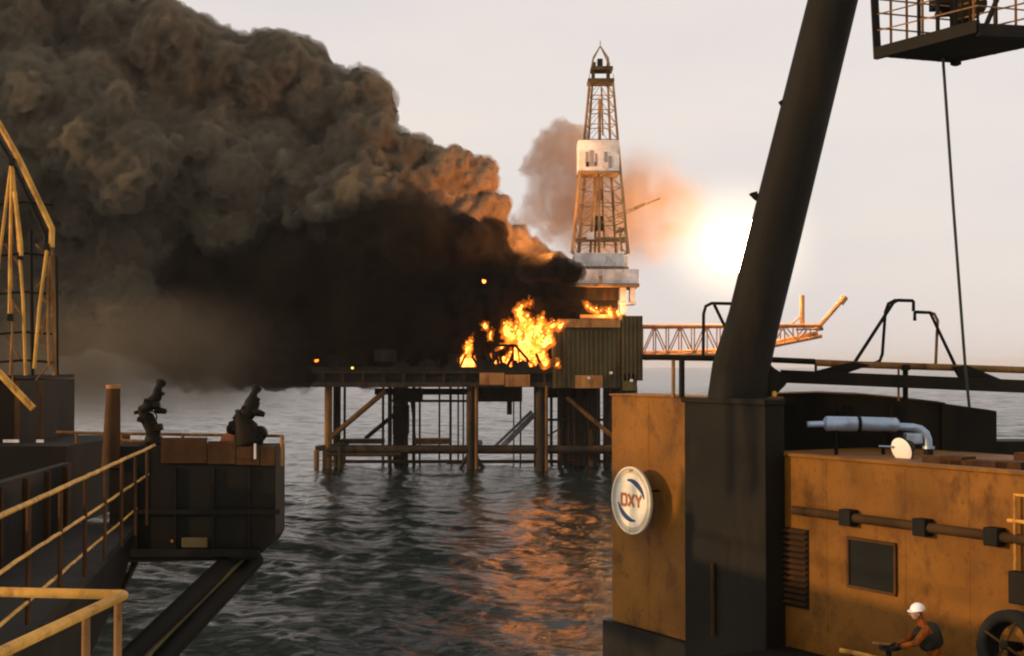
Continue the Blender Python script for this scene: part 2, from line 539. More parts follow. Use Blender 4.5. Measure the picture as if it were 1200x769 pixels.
# diagonals
for (x0, y0, x1, y1, w, Y0, Y1, mat) in ((387, 513, 452, 458, 6.5, YP, YP + 2, 'jacket_lit'), (428, 514, 462, 486, 5, YB, YB, 'jacket'),
                                         (664, 466, 742, 532, 5, YP - 1, YP - 1, 'jacket_lit'),
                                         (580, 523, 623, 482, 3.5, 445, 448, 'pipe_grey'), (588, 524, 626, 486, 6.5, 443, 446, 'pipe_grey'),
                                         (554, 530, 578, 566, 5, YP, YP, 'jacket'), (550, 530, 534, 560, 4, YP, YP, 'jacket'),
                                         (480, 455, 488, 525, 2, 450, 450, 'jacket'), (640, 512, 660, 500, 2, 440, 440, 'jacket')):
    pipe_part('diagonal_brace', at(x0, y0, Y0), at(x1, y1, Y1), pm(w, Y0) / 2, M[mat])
# pile sleeves round the left leg
for dx, mt in ((-14, 'jacket_lit'), (-6, 'jacket'), (7, 'jacket'), (14, 'jacket')):
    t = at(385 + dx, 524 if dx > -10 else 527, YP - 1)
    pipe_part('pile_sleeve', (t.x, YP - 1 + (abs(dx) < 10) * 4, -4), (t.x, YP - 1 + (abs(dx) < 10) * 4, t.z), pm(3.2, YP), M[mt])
MB().bar(at(370, 526, YP), at(402, 522, YP), 2.0, 1.6).build('sleeve_frame', M['jacket'], plat)

# main deck: plate girders, floor, hung boxes
dz_top = at(500, 430, YP).z
dz_bot = at(500, 454, YP).z
xl, xr = at(368, 440, YP).x, at(720, 440, YP).x
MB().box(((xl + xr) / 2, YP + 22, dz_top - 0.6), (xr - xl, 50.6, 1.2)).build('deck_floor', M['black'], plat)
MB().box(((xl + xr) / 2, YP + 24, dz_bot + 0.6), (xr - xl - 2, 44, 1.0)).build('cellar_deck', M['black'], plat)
for Y in (YP - 2.5, YB + 4):
    MB().box(((xl + xr) / 2, Y, dz_bot + 0.8), (xr - xl, 0.8, 1.4)).build('deck_girder', M['jacket'], plat)
    MB().box(((xl + xr) / 2, Y - .2, dz_top - 1.0), (xr - xl + .4, 0.8, 1.8)).build('deck_girder', M['jacket'], plat)
for k in range(15):
    x = xl + (xr - xl) * (k + 0.5) / 15
    MB().box((x, YP - 2.4, (dz_bot + dz_top) / 2), (0.8, 0.7, dz_top - dz_bot - 2.9)).build('girder_post', M['jacket'], plat)
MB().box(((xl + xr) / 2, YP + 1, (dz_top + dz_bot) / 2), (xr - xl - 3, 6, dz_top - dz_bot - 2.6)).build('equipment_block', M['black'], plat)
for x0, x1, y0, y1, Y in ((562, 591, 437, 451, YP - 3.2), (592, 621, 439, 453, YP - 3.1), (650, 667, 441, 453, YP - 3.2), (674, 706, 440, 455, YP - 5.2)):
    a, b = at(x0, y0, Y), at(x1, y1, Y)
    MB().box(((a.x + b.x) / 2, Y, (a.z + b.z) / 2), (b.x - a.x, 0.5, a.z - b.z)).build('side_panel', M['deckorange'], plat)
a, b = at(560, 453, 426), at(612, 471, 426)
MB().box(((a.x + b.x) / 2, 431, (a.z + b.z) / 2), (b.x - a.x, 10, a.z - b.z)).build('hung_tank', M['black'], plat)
pipe_part('hung_drain', at(597, 470, 427), at(597, 486, 427), pm(3, 427), M['black'])
# clutter along the deck, left side (half hidden in smoke)
for k in range(10):
    px = 376 + k * 17 + random.uniform(-4, 4)
    h = random.uniform(8, 26)
    Y = YP + random.uniform(2, 12)
    a = at(px, 431, Y)
    MB().box((a.x, Y, a.z + pm(h, Y) / 2), (pm(random.uniform(7, 15), Y), 5, pm(h, Y))).build('deck_equipment', M['black'], plat)
MB().box(at(452, 417, YP - 1), (pm(26, YP), 3, pm(14, YP))).build('deck_equipment', M['jacket'], plat)
# charred frames among the flames
for x0, y0, x1, y1 in ((578, 430, 578, 404), (601, 430, 601, 404), (578, 405, 602, 405), (603, 404, 628, 432), (626, 431, 652, 416), (560, 430, 560, 410)):
    MB().bar(at(x0, y0, YP + 1), at(x1, y1, YP + 1), 0.8).build('charred_frame', M['black'], plat)
for k in range(26):
    px = random.uniform(535, 650); py = 430
    h = random.uniform(5, 20) * (1.3 if random.random() < .2 else 1)
    Y = YP + random.uniform(-3, 4)
    MB().bar(at(px, py, Y), at(px + random.uniform(-9, 9), py - h, Y + random.uniform(-1, 1)), random.uniform(.35, .9), random.uniform(.35, .9)).build('wreckage_bar', M['black'], plat)
for px, w, h in ((530, 16, 7), (566, 12, 9), (588, 14, 6), (612, 18, 8), (634, 12, 7), (500, 22, 10), (470, 20, 8)):
    a = at(px, 430, YP - 2)
    MB().prism([a + Vector((-pm(w, YP) / 2, 0, 0)), a + Vector((pm(w, YP) / 2, 0, 0)), a + Vector((pm(w, YP) * .4, 0, pm(h, YP) * .6)), a + Vector((pm(w, YP) * .05, 0, pm(h, YP))), a + Vector((-pm(w, YP) * .42, 0, pm(h, YP) * .45))], (0, 2.0, 0)).build('wrecked_unit', M['black'], plat)
# crane jib sticking out past the derrick
jib = thing('lattice_jib', 'thin lattice crane jib pointing right from behind the drilling derrick', 'crane jib', at(716, 257, 452))
ja, jb = at(712, 258, 452), at(773, 233, 452)
jd = (jb - ja).normalized()
jn = Vector((-jd.z, 0, jd.x))
for e, dy in ((0.55, 0.5), (-0.55, 0.5), (0.55, -0.5), (-0.55, -0.5)):
    MB().tube([ja + jn * e + Vector((0, dy, 0)), jb + jn * e * 0.25 + Vector((0, dy * .3, 0))], 0.13, 6).build('chord', M['derrick'], jib)
for k in range(12):
    s = 1 - 0.06 * k
    a = ja.lerp(jb, k / 12) + jn * 0.55 * s * (1 if k % 2 else -1)
    b = ja.lerp(jb, (k + 1) / 12) - jn * 0.55 * s * (1 if k % 2 else -1)
    MB().bar(a, b, 0.16).build('lacing', M['derrick'], jib)
MB().box(ja.lerp(jb, 0.62) + Vector((0, 0, 0.3)), (3.5, 1, 0.9), jd, (0, 1, 0), jn).build('walkway_box', M['derrick'], jib)

# ribbed module on the right of the deck
Ym = YP - 4
mod = thing('clad_module', 'olive ribbed steel module at the right end of the platform deck', 'module', (at(700, 455, Ym).x, Ym, at(700, 455, Ym).z))
a, b = at(648, 384, Ym), at(728, 455, Ym)
MB().box(((a.x + b.x) / 2, Ym + 14, (a.z + b.z) / 2), (b.x - a.x, 28, a.z - b.z)).build('wall', M['module'], mod)
c0, c1 = at(728, 371, Ym - 1), at(752.5, 455, Ym - 1)
MB().box(((c0.x + c1.x) / 2 + .2, Ym + 13, (c0.z + c1.z) / 2 + 1.2), (c1.x - c0.x, 28, c0.z - c1.z - 2)).build('end_wall', M['module'], mod)
rb = MB()
x = a.x + 0.6
while x < b.x - 0.4:
    rb.box((x, Ym - 0.12, (a.z + b.z) / 2), (0.45, 0.5, a.z - b.z - 0.5)); x += 1.35
rb.build('rib', M['module'], mod)['kind'] = 'stuff'
rb = MB()
x = c0.x + 0.5
while x < c1.x - 0.2:
    rb.box((x, Ym - 1.15, (c0.z + c1.z) / 2 + 1.2), (0.4, 0.5, c0.z - c1.z - 2.6)); x += 1.2
rb.build('rib', M['module'], mod)['kind'] = 'stuff'
p0, p1 = at(656, 375, Ym - 1), at(727, 385, Ym - 1)
MB().box(((p0.x + p1.x) / 2, Ym + 6, (p0.z + p1.z) / 2 + .3), (p1.x - p0.x, 14, p0.z - p1.z)).build('roof_beam', M['deckorange'], mod)
q0, q1 = at(730, 438, Ym - 2), at(747, 458, Ym - 2)
MB().box(((q0.x + q1.x) / 2, Ym + 4, (q0.z + q1.z) / 2), (q1.x - q0.x, 10, q0.z - q1.z)).build('lower_landing', M['module'], mod)
for px, py in ((716, 437), (740, 446), (690, 443)):
    MB().box(at(px, py, Ym - 1.2), (0.9, 0.6, 0.7)).build('fitting', M['white'], mod)

# ------------------------------------------------------------------ drilling derrick
YD = 436.0
der = thing('drilling_derrick', 'tall lattice drilling derrick with white windwall, on white boxes beside the fire', 'derrick', at(704, 372, YD))
dzc = 5.5   # half depth


def dpt(px, py, side):
    p = at(px, py, YD)
    return Vector((p.x, YD + side, p.z))


# substructure boxes
def dbox(name, x0, y0, x1, y1, depth, mat, yoff=0.0, parent=der, bev=0.0):
    a, b = at(x0, y0, YD), at(x1, y1, YD)
    return MB().box(((a.x + b.x) / 2, YD + yoff, (a.z + b.z) / 2), (b.x - a.x, depth, a.z - b.z)).build(name, mat, parent, bevel=bev)


dbox('base_box', 672, 299, 729, 314.6, 17, M['white'], bev=.1)
dbox('base_box', 726.5, 302, 733.5, 316, 12, M['white'])
dbox('base_box', 672, 318, 745.5, 334.5, 20, M['white'], bev=.1)
dbox('base_trim', 671.5, 315.2, 734, 317.4, 18, M['derrick'])
dbox('base_trim', 671, 335, 746, 338, 21, M['derrick'])
dbox('recess_wall', 680, 338.5, 724, 353, 12, M['jacket'], 2)
dbox('recess_wall', 679, 353.3, 724.5, 369.8, 6, M['jacket'], 3)
dbox('support_column', 725, 338.5, 732, 372, 6, M['white'], -4)
dbox('support_column', 736.5, 338.5, 742, 356, 6, M['white'], -4)
dbox('support_column', 678, 338.5, 682, 374, 6, M['jacket'], 0)
dbox('landing', 724, 355.5, 743, 358, 9, M['white'], -3)
dbox('lower_floor', 678, 370, 730, 374, 18, M['derrick'])
for x0, x1 in ((704, 709),):
    a = at(x0, 322, YD - 10.2)
    MB().box((a.x, YD - 10.15, a.z - 1.3), (1.0, 0.5, 2.0)).build('vent', M['derrick'], der)

# four legs: outline narrows in two steps
prof = [(299, 674.5, 729.5, 6.6), (205, 682.5, 722.0, 5.2), (166, 687.0, 719.5, 4.4), (98, 692.5, 715.5, 2.9)]


def dprof(py):
    for (a, b) in zip(prof[:-1], prof[1:]):
        if b[0] <= py <= a[0]:
            t = (a[0] - py) / (a[0] - b[0])
            return tuple(a[i] + (b[i] - a[i]) * t for i in range(1, 4))
    return prof[-1][1:] if py < prof[-1][0] else prof[0][1:]


def dcorner(py, sx, sy):
    l, r_, d = dprof(py)
    # the tower stands turned a little, so that its far legs show beside the near ones
    p = dpt(l if sx < 0 else r_, py, sy * d)
    p.x += sy * -0.55 * d * 0.35 * (1 if sx < 0 else -1) * -1
    return p


levels = [299, 285, 262, 240, 222, 205, 186, 166, 148, 131, 114, 98]
for sx in (-1, 1):
    for sy in (-1, 1):
        MB().tube([dcorner(p, sx, sy) for p in (299, 205, 166, 98)], [0.55, 0.48, 0.42, 0.36], 8).build('leg', M['derrick'], der)
for i, py in enumerate(levels):
    cs = [dcorner(py, sx, sy) for sx, sy in ((-1, -1), (1, -1), (1, 1), (-1, 1))]
    for k in range(4):
        MB().bar(cs[k], cs[(k + 1) % 4], 0.24).build('girt', M['derrick'], der)
for i in range(len(levels) - 1):
    for (s0, s1) in (((-1, -1), (1, -1)), ((1, 1), (-1, 1)), ((-1, 1), (-1, -1)), ((1, -1), (1, 1))):
        a0, a1 = dcorner(levels[i], *s0), dcorner(levels[i], *s1)
        b0, b1 = dcorner(levels[i + 1], *s0), dcorner(levels[i + 1], *s1)
        if s0[1] == s1[1]:       # front and back leave the V-door open: K braces
            m0 = (b0 + b1) / 2
            MB().bar(a0, m0, 0.15).build('brace', M['derrick'], der)
            MB().bar(a1, m0, 0.15).build('brace', M['derrick'], der)
        else:
            MB().bar(a0, b1, 0.18).build('brace', M['derrick'], der)
# ladder / stand pipes inside
for px, r_, Yo, y0, y1 in ((702, .5, -1.0, 299, 118), (697.5, .38, 1.5, 299, 206), (709, .3, 2.0, 290, 206), (692.5, .45, 2.5, 299, 206), (706, .28, -2, 160, 104)):
    MB().tube([dpt(px, y0, Yo), dpt(703 + (px - 703) * .5, y1, Yo)], r_, 8).build('stand_pipe', M['derrick'], der)
MB().box(dpt(702, 262, 0), (2.4, 2.4, 4.5)).build('travelling_block', M['jacket'], der)
MB().box(dpt(702, 228, 0), (1.8, 2.0, 4.0)).build('hook_block', M['derrick'], der)
for py, x0, x1 in ((281, 672, 732), (270, 724, 731)):
    MB().box(dpt((x0 + x1) / 2, py, 0), (pm(x1 - x0, YD), 12, 0.5)).build('catwalk', M['derrick'], der)
for px in (727, 733):
    MB().bar(dpt(px, 297, -6), dpt(px - 3, 268, -6), 0.5).build('ladder_stile', M['derrick'], der)
MB().box(dpt(690.5, 279, -7), (2.2, 1.0, 2.2)).build('light_box', M['white'], der)
# windwall box (monkey board) with louvred dark stains
dbox('windwall_panel', 677.5, 168, 724, 203.5, 0.5, M['white'], -6.0)
dbox('windwall_panel', 678.5, 168, 724, 203.5, 0.5, M['white'], 6.0)
a0, a1 = at(677.2, 168, YD), at(677.2, 203.5, YD)
MB().box((a0.x + .1, YD, (a0.z + a1.z) / 2), (0.5, 11.4, a0.z - a1.z)).build('windwall_panel', M['white_clean'], der)
b0 = at(724, 168, YD)
MB().box((b0.x - .3, YD, (a0.z + a1.z) / 2), (0.5, 11.4, a0.z - a1.z)).build('windwall_panel', M['white'], der)
dbox('windwall_trim', 676.5, 203.6, 725, 205.6, 13, M['derrick'])
for x0, y0, x1, y1 in ((686, 178, 690, 196), (691, 176, 696, 190), (697.5, 180, 700, 194), (687, 190, 699, 195), (708, 178, 712, 190), (713, 183, 717, 197)):
    a, b = at(x0, y0, YD - 6.35), at(x1, y1, YD - 6.35)
    MB().box(((a.x + b.x) / 2, YD - 6.3, (a.z + b.z) / 2), (b.x - a.x, 0.14, a.z - b.z)).build('louvre', M['pipe_grey'], der)
# crown
dbox('crown_platform', 688.5, 94.5, 719, 98.5, 7.5, M['module'])
for px in (695, 712.5):
    MB().bar(dpt(px, 95, -1.5), dpt(px, 84, -1.5), 0.95).build('crown_post', M['module'], der)
    MB().bar(dpt(px, 95, 2), dpt(px, 84, 2), 0.8).build('crown_post', M['module'], der)
dbox('crown_platform', 692, 80, 717.5, 84, 6.5, M['module'])
dbox('crown_block', 700, 70, 706, 80, 3, M['jacket'])
dbox('crown_block', 694.5, 74, 698, 80, 3, M['module'])
dbox('crown_block', 711, 75, 714.5, 80, 3, M['module'])
for sx in (-1, 1):
    for sy in (-1, 1):
        MB().tube([dpt(703.5 + sx * 10, 80, sy * 2.4), dpt(703.5 + sx * 8.5, 69, sy * 1.9), dpt(703.5 + sx * .6, 55, sy * .2)], [0.28, 0.26, 0.2], 6).build('gin_pole', M['derrick'], der)
MB().tube([dpt(703.5, 56, 0), dpt(703.5, 48, 0)], 0.13, 6).build('lightning_rod', M['derrick'], der)
for px in (690, 718):
    for Yo in (-3.4, 3.4):
        MB().bar(dpt(px, 95, Yo), dpt(px, 89.5, Yo), 0.16).build('guard_post', M['module'], der)

# ------------------------------------------------------------------ flare boom
YF = 440.0
fl = thing('flare_boom', 'long orange lattice flare boom reaching right from the platform', 'flare boom', at(752, 410, YF))


def fpt(px, py, s):
    p = at(px, py, YF)
    return Vector((p.x, YF + s, p.z))


top = lambda px: 383.0 - (px - 752) * 0.006
bot = lambda px: 417.5 - max(0, px - 752) * 0.028 if px < 860 else 414.5 - (px - 860) * 0.20
for s in (-3.5, 3.5):
    MB().tube([fpt(748, top(748), s), fpt(958, top(958), s), fpt(962, 386, s * .4)], 0.6, 8).build('top_chord', M['flareboom'], fl)
    MB().tube([fpt(748, bot(748), s), fpt(860, bot(860), s), fpt(962, 394, s * .3)], 0.6, 8).build('bottom_chord', M['flareboom'], fl)
xs = list(range(752, 960, 15))
for i, px in enumerate(xs):
    for s in (-3.5, 3.5):
        MB().bar(fpt(px, top(px), s), fpt(px, bot(px), s), 0.36).build('post', M['flareboom'], fl)
        if i + 1 < len(xs):
            if i % 2: MB().bar(fpt(px, top(px), s), fpt(xs[i + 1], bot(xs[i + 1]), s), 0.36).build('diagonal', M['flareboom'], fl)
            else: MB().bar(fpt(px, bot(px), s), fpt(xs[i + 1], top(xs[i + 1]), s), 0.36).build('diagonal', M['flareboom'], fl)
    MB().bar(fpt(px, bot(px), -3.5), fpt(px, bot(px), 3.5), 0.4).build('cross_bar', M['flareboom'], fl)
    MB().bar(fpt(px, top(px), -3.5), fpt(px, top(px), 3.5), 0.4).build('cross_bar', M['flareboom'], fl)
    if i + 1 < len(xs):
        MB().bar(fpt(px, bot(px), -3.5), fpt(xs[i + 1], bot(xs[i + 1]), 3.5), 0.36).build('diagonal', M['flareboom'], fl)
MB().tube([fpt(754, 415, 0), fpt(870, 411, 0), fpt(958, 391, 0)], 0.9, 8).build('gas_pipe', M['flareboom'], fl)
MB().tube([fpt(956, 387, 0), fpt(986, 353, 0)], [0.75, 0.65], 8).build('flare_tip_pipe', M['flareboom'], fl)
MB().tube([fpt(985, 355, 0), fpt(991, 348, 0)], [1.15, 1.0], 10).build('burner', M['flareboom'], fl)
MB().tube([fpt(940, 382, 0), fpt(940, 346, 0)], 0.75, 8).build('mast', M['flareboom'], fl)
MB().tube([fpt(927, 381, 0), fpt(939, 370, 0)], 0.25, 6).build('mast_stay', M['flareboom'], fl)
MB().bar(fpt(930, 386.5, -3), fpt(958, 386.5, -3), 0.5).build('cross_bar', M['flareboom'], fl)
MB().bar(fpt(754, 420, -3.5), fpt(792, 419, -3.5), 2.2, 1.4).build('gas_pipe', M['flareboom'], fl)


# ------------------------------------------------------------------ smoke and fire
def ico(sub):
    bm = bmesh.new()
    bmesh.ops.create_icosphere(bm, subdivisions=sub, radius=1.0)
    bm.verts.ensure_lookup_table()
    v = np.array([tuple(x.co) for x in bm.verts])
    f = np.array([[x.index for x in fc.verts] for fc in bm.faces])
    bm.free()
    return v, f


ICO = {1: ico(1), 2: ico(2), 3: ico(3)}


def blob_mesh(name, balls, voxel, disp=(), grow=0.0):
    """skin of the union of many balls, roughened along its normals"""
    Vs, Fs, o = [], [], 0
    for (x, y, z, r) in balls:
        r = r + grow
        v, f = ICO[3 if r > 12 else 2 if r > 3 * voxel else 1]
        Vs.append(v * r + np.array([x, y, z]))
        Fs.append(f + o)
        o += len(v)
    V = np.concatenate(Vs); F = np.concatenate(Fs)
    me = bpy.data.meshes.new(name + '_raw')
    me.vertices.add(len(V)); me.vertices.foreach_set('co', V.ravel())
    me.loops.add(F.size); me.loops.foreach_set('vertex_index', F.ravel().astype(np.int32))
    me.polygons.add(len(F)); me.polygons.foreach_set('loop_start', np.arange(0, F.size, 3, dtype=np.int32))
    me.update()
    ob = bpy.data.objects.new(name + '_raw', me)
    col.objects.link(ob)
    md = ob.modifiers.new('r', 'REMESH'); md.mode = 'VOXEL'; md.voxel_size = voxel; md.use_smooth_shade = True
    dg = bpy.context.evaluated_depsgraph_get()
    res = bpy.data.meshes.new_from_object(ob.evaluated_get(dg))
    bpy.data.objects.remove(ob); bpy.data.meshes.remove(me)
    res.name = name
    n = len(res.vertices)
    if disp:
        co = np.empty(n * 3); res.vertices.foreach_get('co', co); co = co.reshape(-1, 3)
        no = np.empty(n * 3); res.vertex_normals.foreach_get('vector', no); no = no.reshape(-1, 3)
        d = np.zeros(n)
        for (amp, sz) in disp:
            for i in range(n):
                p = co[i] / sz
                d[i] += amp * (0.45 - abs(noise.noise((p[0], p[1], p[2]))) * 2)
        co = co + no * d[:, None]
        res.vertices.foreach_set('co', co.ravel())
        res.update()
    res.polygons.foreach_set('use_smooth', [True] * len(res.polygons))
    return res


def billow(seeds, levels, rr):
    """balls with smaller balls budding from their skins"""
    out = list(seeds)
    cur = list(seeds)
    for (cnt, smin, smax) in levels:
        nxt = []
        for (x, y, z, r) in cur:
            for _ in range(cnt):
                d = rr.normal(size=3)
                d /= np.linalg.norm(d)
                if d[1] > 0.35: d[1] *= -1           # most buds face the near side
                q = r * rr.uniform(smin, smax)
                k = r * rr.uniform(0.78, 0.98)
                nxt.append((x + d[0] * k, y + d[1] * k, z + d[2] * k, q))
        out += nxt
        cur = nxt
    return out


def px_balls(lst):
    o = []
    for (px, py, r, Y) in lst:
        p = at(px, py, Y)
        o.append((p.x, p.y, p.z, pm(r, Y)))
    return o


def mesh_obj(name, me, mat, parent=None):
    me.materials.clear(); me.materials.append(mat)
    o = bpy.data.objects.new(name, me)
    col.objects.link(o)
    if parent: o.parent = parent
    return o


rr = np.random.default_rng(11)
M['soot_brown'] = soot_mat('brown_soot', (0.066, 0.057, 0.040, 1), (0.150, 0.130, 0.092, 1), 0.035)
M['soot_black'] = soot_mat('black_soot', (0.007, 0.006, 0.005, 1), (0.016, 0.013, 0.010, 1), 0.05)
M['veil_brown'] = veil_mat('brown_smoke', (0.30, 0.262, 0.188, 1), 0.30)
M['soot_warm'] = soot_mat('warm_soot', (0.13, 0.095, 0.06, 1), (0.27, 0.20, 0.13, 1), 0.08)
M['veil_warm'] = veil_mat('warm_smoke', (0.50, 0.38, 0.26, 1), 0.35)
M['veil_black'] = veil_mat('black_smoke', (0.035, 0.030, 0.024, 1), 0.42)

brown = px_balls([
    (-150, -120, 190, 470), (30, -80, 130, 455), (75, 15, 82, 450), (-60, 90, 150, 450), (140, 70, 62, 445), (205, 66, 55, 442), (252, 80, 46, 445),
    (300, 95, 52, 448), (345, 92, 46, 450), (378, 118, 40, 448), (425, 122, 37, 446), (428, 168, 36, 442), (474, 186, 29, 442),
    (300, 210, 115, 465), (160, 190, 120, 455), (40, 210, 130, 455), (-120, 260, 180, 465), (400, 235, 80, 455), (60, 320, 90, 458), (-20, 380, 80, 470),
    (150, 330, 80, 452), (490, 245, 42, 448), (465, 225, 34, 436), (425, 225, 40, 434)])
bb = billow(brown, [(15, 0.22, 0.44), (8, 0.25, 0.5), (4, 0.25, 0.5)], rr)
bb = [b for b in bb if b[3] > 1.0]
core = mesh_obj('smoke_plume', blob_mesh('smoke_plume', bb, 1.0, ((1.6, 6.5), (0.9, 2.6))), M['soot_brown'])
tag(core, 'huge grey brown smoke plume billowing up and to the left', 'smoke', None, 'stuff')
v = mesh_obj('smoke_veil', blob_mesh('smoke_veil', bb, 1.4, ((2.2, 5.0), (1.0, 2.2)), grow=1.7), M['veil_brown'], core)

warm = px_balls([(522, 205, 30, 440), (560, 212, 23, 438), (578, 246, 19, 437), (552, 236, 22, 440), (515, 238, 26, 438), (545, 262, 25, 438), (575, 275, 24, 440),
                 (603, 288, 19, 442), (628, 300, 17, 443), (505, 262, 20, 436), (530, 285, 22, 436), (585, 300, 25, 441), (652, 308, 12, 444), (481, 222, 20, 436), (500, 195, 16, 441)])
wb = billow(warm, [(13, 0.25, 0.5), (7, 0.25, 0.5), (3, .3, .5)], rr)
wb = [b for b in wb if b[3] > 0.7]
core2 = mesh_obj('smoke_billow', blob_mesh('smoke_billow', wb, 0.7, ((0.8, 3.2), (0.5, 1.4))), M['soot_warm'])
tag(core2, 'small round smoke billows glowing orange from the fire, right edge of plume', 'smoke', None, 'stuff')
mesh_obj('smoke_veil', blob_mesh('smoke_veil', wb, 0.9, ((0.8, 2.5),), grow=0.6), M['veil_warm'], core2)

black = px_balls([(455, 320, 92, 440), (530, 335, 68, 438), (575, 345, 42, 436), (365, 340, 80, 444), (285, 365, 72, 446), (215, 372, 55, 450), (638, 340, 32, 432),
                  (658, 342, 26, 432), (560, 300, 36, 438), (430, 385, 56, 436), (350, 395, 54, 440), (300, 400, 48, 446), (485, 385, 45, 432), (530, 385, 35, 432), (572, 390, 28, 434),
                  (622, 316, 13, 413), (646, 314, 13, 411), (668, 320, 13, 415), (560, 415, 24, 442), (600, 416, 24, 444), (640, 416, 20, 444), (520, 415, 22, 440), (600, 335, 30, 438), (500, 280, 42, 442), (410, 275, 44, 446), (610, 395, 34, 446), (650, 385, 26, 446)])  # the smallest balls are added smoke, placed to screen the billow lamp from the sea
kb = billow(black, [(14, 0.2, 0.42), (6, 0.25, 0.5)], rr)
kb = [b for b in kb if b[3] > 0.9]
# nothing of it may hang below the deck
lim = at(400, 452, 430).z
kb = [b for b in kb if b[2] - b[3] > lim - 2]
core3 = mesh_obj('black_smoke_cloud', blob_mesh('black_smoke_cloud', kb, 0.95, ((0.8, 4.0), (0.4, 1.8))), M['soot_black'])
tag(core3, 'dense black smoke cloud pouring over the left half of the deck', 'smoke', None, 'stuff')
mesh_obj('smoke_veil', blob_mesh('smoke_veil', kb, 1.3, ((1.5, 3.5),), grow=1.4), M['veil_black'], core3)
M['veil_black_thin'] = veil_mat('thin_black_smoke', (0.028, 0.024, 0.019, 1), 0.085)
kb2 = [b for b in kb if b[3] > 2.0 and b[0] < at(520, 300, 440).x and b[2] - b[3] > lim + 3]
mesh_obj('smoke_veil', blob_mesh('smoke_veil', kb2, 2.2, ((4.0, 9.0), (2.0, 4.0)), grow=5.5), M['veil_black_thin'], core3)

# thin smoke drifting under the plume at the left
M['thin_grey'] = patchy_smoke_mat('thin_grey_smoke', (0.40, 0.36, 0.29, 1), 0.11, 0.035, 0.30, 0.62, 0.45)


def ellipsoid(name, c, rad, mat):
    v, f = ICO[3]
    me = bpy.data.meshes.new(name)
    me.from_pydata([tuple(p) for p in (v * np.array(rad))], [], [tuple(x) for x in f])
    me.materials.append(mat)
    o = bpy.data.objects.new(name, me)
    col.objects.link(o)
    o.location = c
    return o


o = ellipsoid('thin_smoke', at(140, 415, 440), (pm(340, 440), 42, pm(108, 440)), M['thin_grey'])
tag(o, 'thin grey smoke haze drifting low under the plume at left', 'smoke', None, 'stuff')

# brown puff and orange wisps behind the derrick
M['puff'] = patchy_smoke_mat('brown_puff_smoke', (0.55, 0.38, 0.24, 1), 0.30, 0.055, 0.26, 0.60, 0.28)
M['wisp'] = patchy_smoke_mat('orange_wisp_smoke', (0.82, 0.54, 0.34, 1), 0.20, 0.055, 0.40, 0.64, 0.40)
pb = billow(px_balls([(655, 180, 34, 468), (632, 196, 24, 468), (672, 168, 25, 470), (640, 226, 26, 468), (668, 222, 28, 470), (690, 200, 26, 472), (625, 250, 17, 466), (655, 255, 20, 470), (608, 262, 14, 462), (690, 245, 22, 474), (640, 275, 13, 464)]), [(10, .25, .5), (5, .3, .5)], rr)
pb = [b for b in pb if b[3] > .9]
o = mesh_obj('smoke_puff', blob_mesh('smoke_puff', pb, 1.1, ((2.6, 5.0), (1.3, 2.4))), veil_mat('brown_puff_smoke', (0.52, 0.35, 0.215, 1), 0.105))
tag(o, 'brown smoke puff hanging behind the left side of the derrick', 'smoke', None, 'stuff')
o = ellipsoid('smoke_wisp', at(725, 245, 474), (pm(120, 474), 20, pm(90, 474)), M['wisp'])
tag(o, 'faint orange smoke wisps trailing right behind the derrick', 'smoke', None, 'stuff')

# flames: hot skin with a glowing veil
M['flame'] = emit_mat('flame', (6.5, 2.3, 0.40, 1), (3.2, 0.46, 0.03, 1), 1.0, 0.35)


def flame_body_mat():
    m, n, out = new_mat('flame_body')
    L = n.links.new
    tc = n.nodes.new('ShaderNodeTexCoord')
    mp = n.nodes.new('ShaderNodeMapping'); mp.inputs['Scale'].default_value = (1, 1, 0.6)
    L(tc.outputs['Object'], mp.inputs['Vector'])
    ns = n.nodes.new('ShaderNodeTexNoise'); ns.inputs['Scale'].default_value = 0.42; ns.inputs['Detail'].default_value = 4; ns.inputs['Distortion'].default_value = 0.8
    L(mp.outputs[0], ns.inputs['Vector'])
    mr = n.nodes.new('ShaderNodeMapRange'); mr.inputs[1].default_value = 0.40; mr.inputs[2].default_value = 0.72; mr.inputs[3].default_value = 0.02; mr.inputs[4].default_value = 1.0
    L(ns.outputs[0], mr.inputs[0])
    e = n.nodes.new('ShaderNodeEmission'); e.inputs['Color'].default_value = (1, 0.20, 0.016, 1)
    L(mr.outputs[0], e.inputs['Strength'])
    L(e.outputs[0], out.inputs['Volume'])
    return m


M['flame_veil'] = flame_body_mat()


def flame(name, label, tongues, voxel=0.32, veil=True, core=0.44):
    bl = []
    for (px, py, rpx, hpx, lean, Y) in tongues:
        n = 9
        for i in range(n):
            t = i / (n - 1)
            r_ = rpx * (1 - t) ** 0.8 * (1 + 0.3 * math.sin(t * 9 + px)) + 0.5
            q = at(px + lean * t + math.sin(t * 5 + px) * rpx * 0.35, py - hpx * t, Y)
            bl.append((q.x, q.y + rr.uniform(-.6, .6), q.z, pm(r_, Y)))
            for _ in range(4):
                d = rr.normal(size=3); d /= np.linalg.norm(d)
                bl.append((q.x + d[0] * pm(r_, Y) * .8, q.y + d[1] * pm(r_, Y) * .8, q.z + abs(d[2]) * pm(r_, Y) * 1.1, pm(r_, Y) * rr.uniform(.25, .5)))
    inner = [(x, y, z, r_ * (core if veil else 1.0)) for (x, y, z, r_) in bl]
    inner = [b for b in inner if b[3] > 0.22]
    o = mesh_obj(name, blob_mesh(name, inner, voxel * .7, ((0.16, 1.3), (0.12, 0.6))), M['flame'])
    tag(o, label, 'flame', 'flames on the platform deck')
    if veil:
        mesh_obj('flame_glow', blob_mesh('flame_glow', bl, voxel, ((0.9, 1.8), (.45, .8)), grow=0.25), M['flame_veil'], o)
    return o


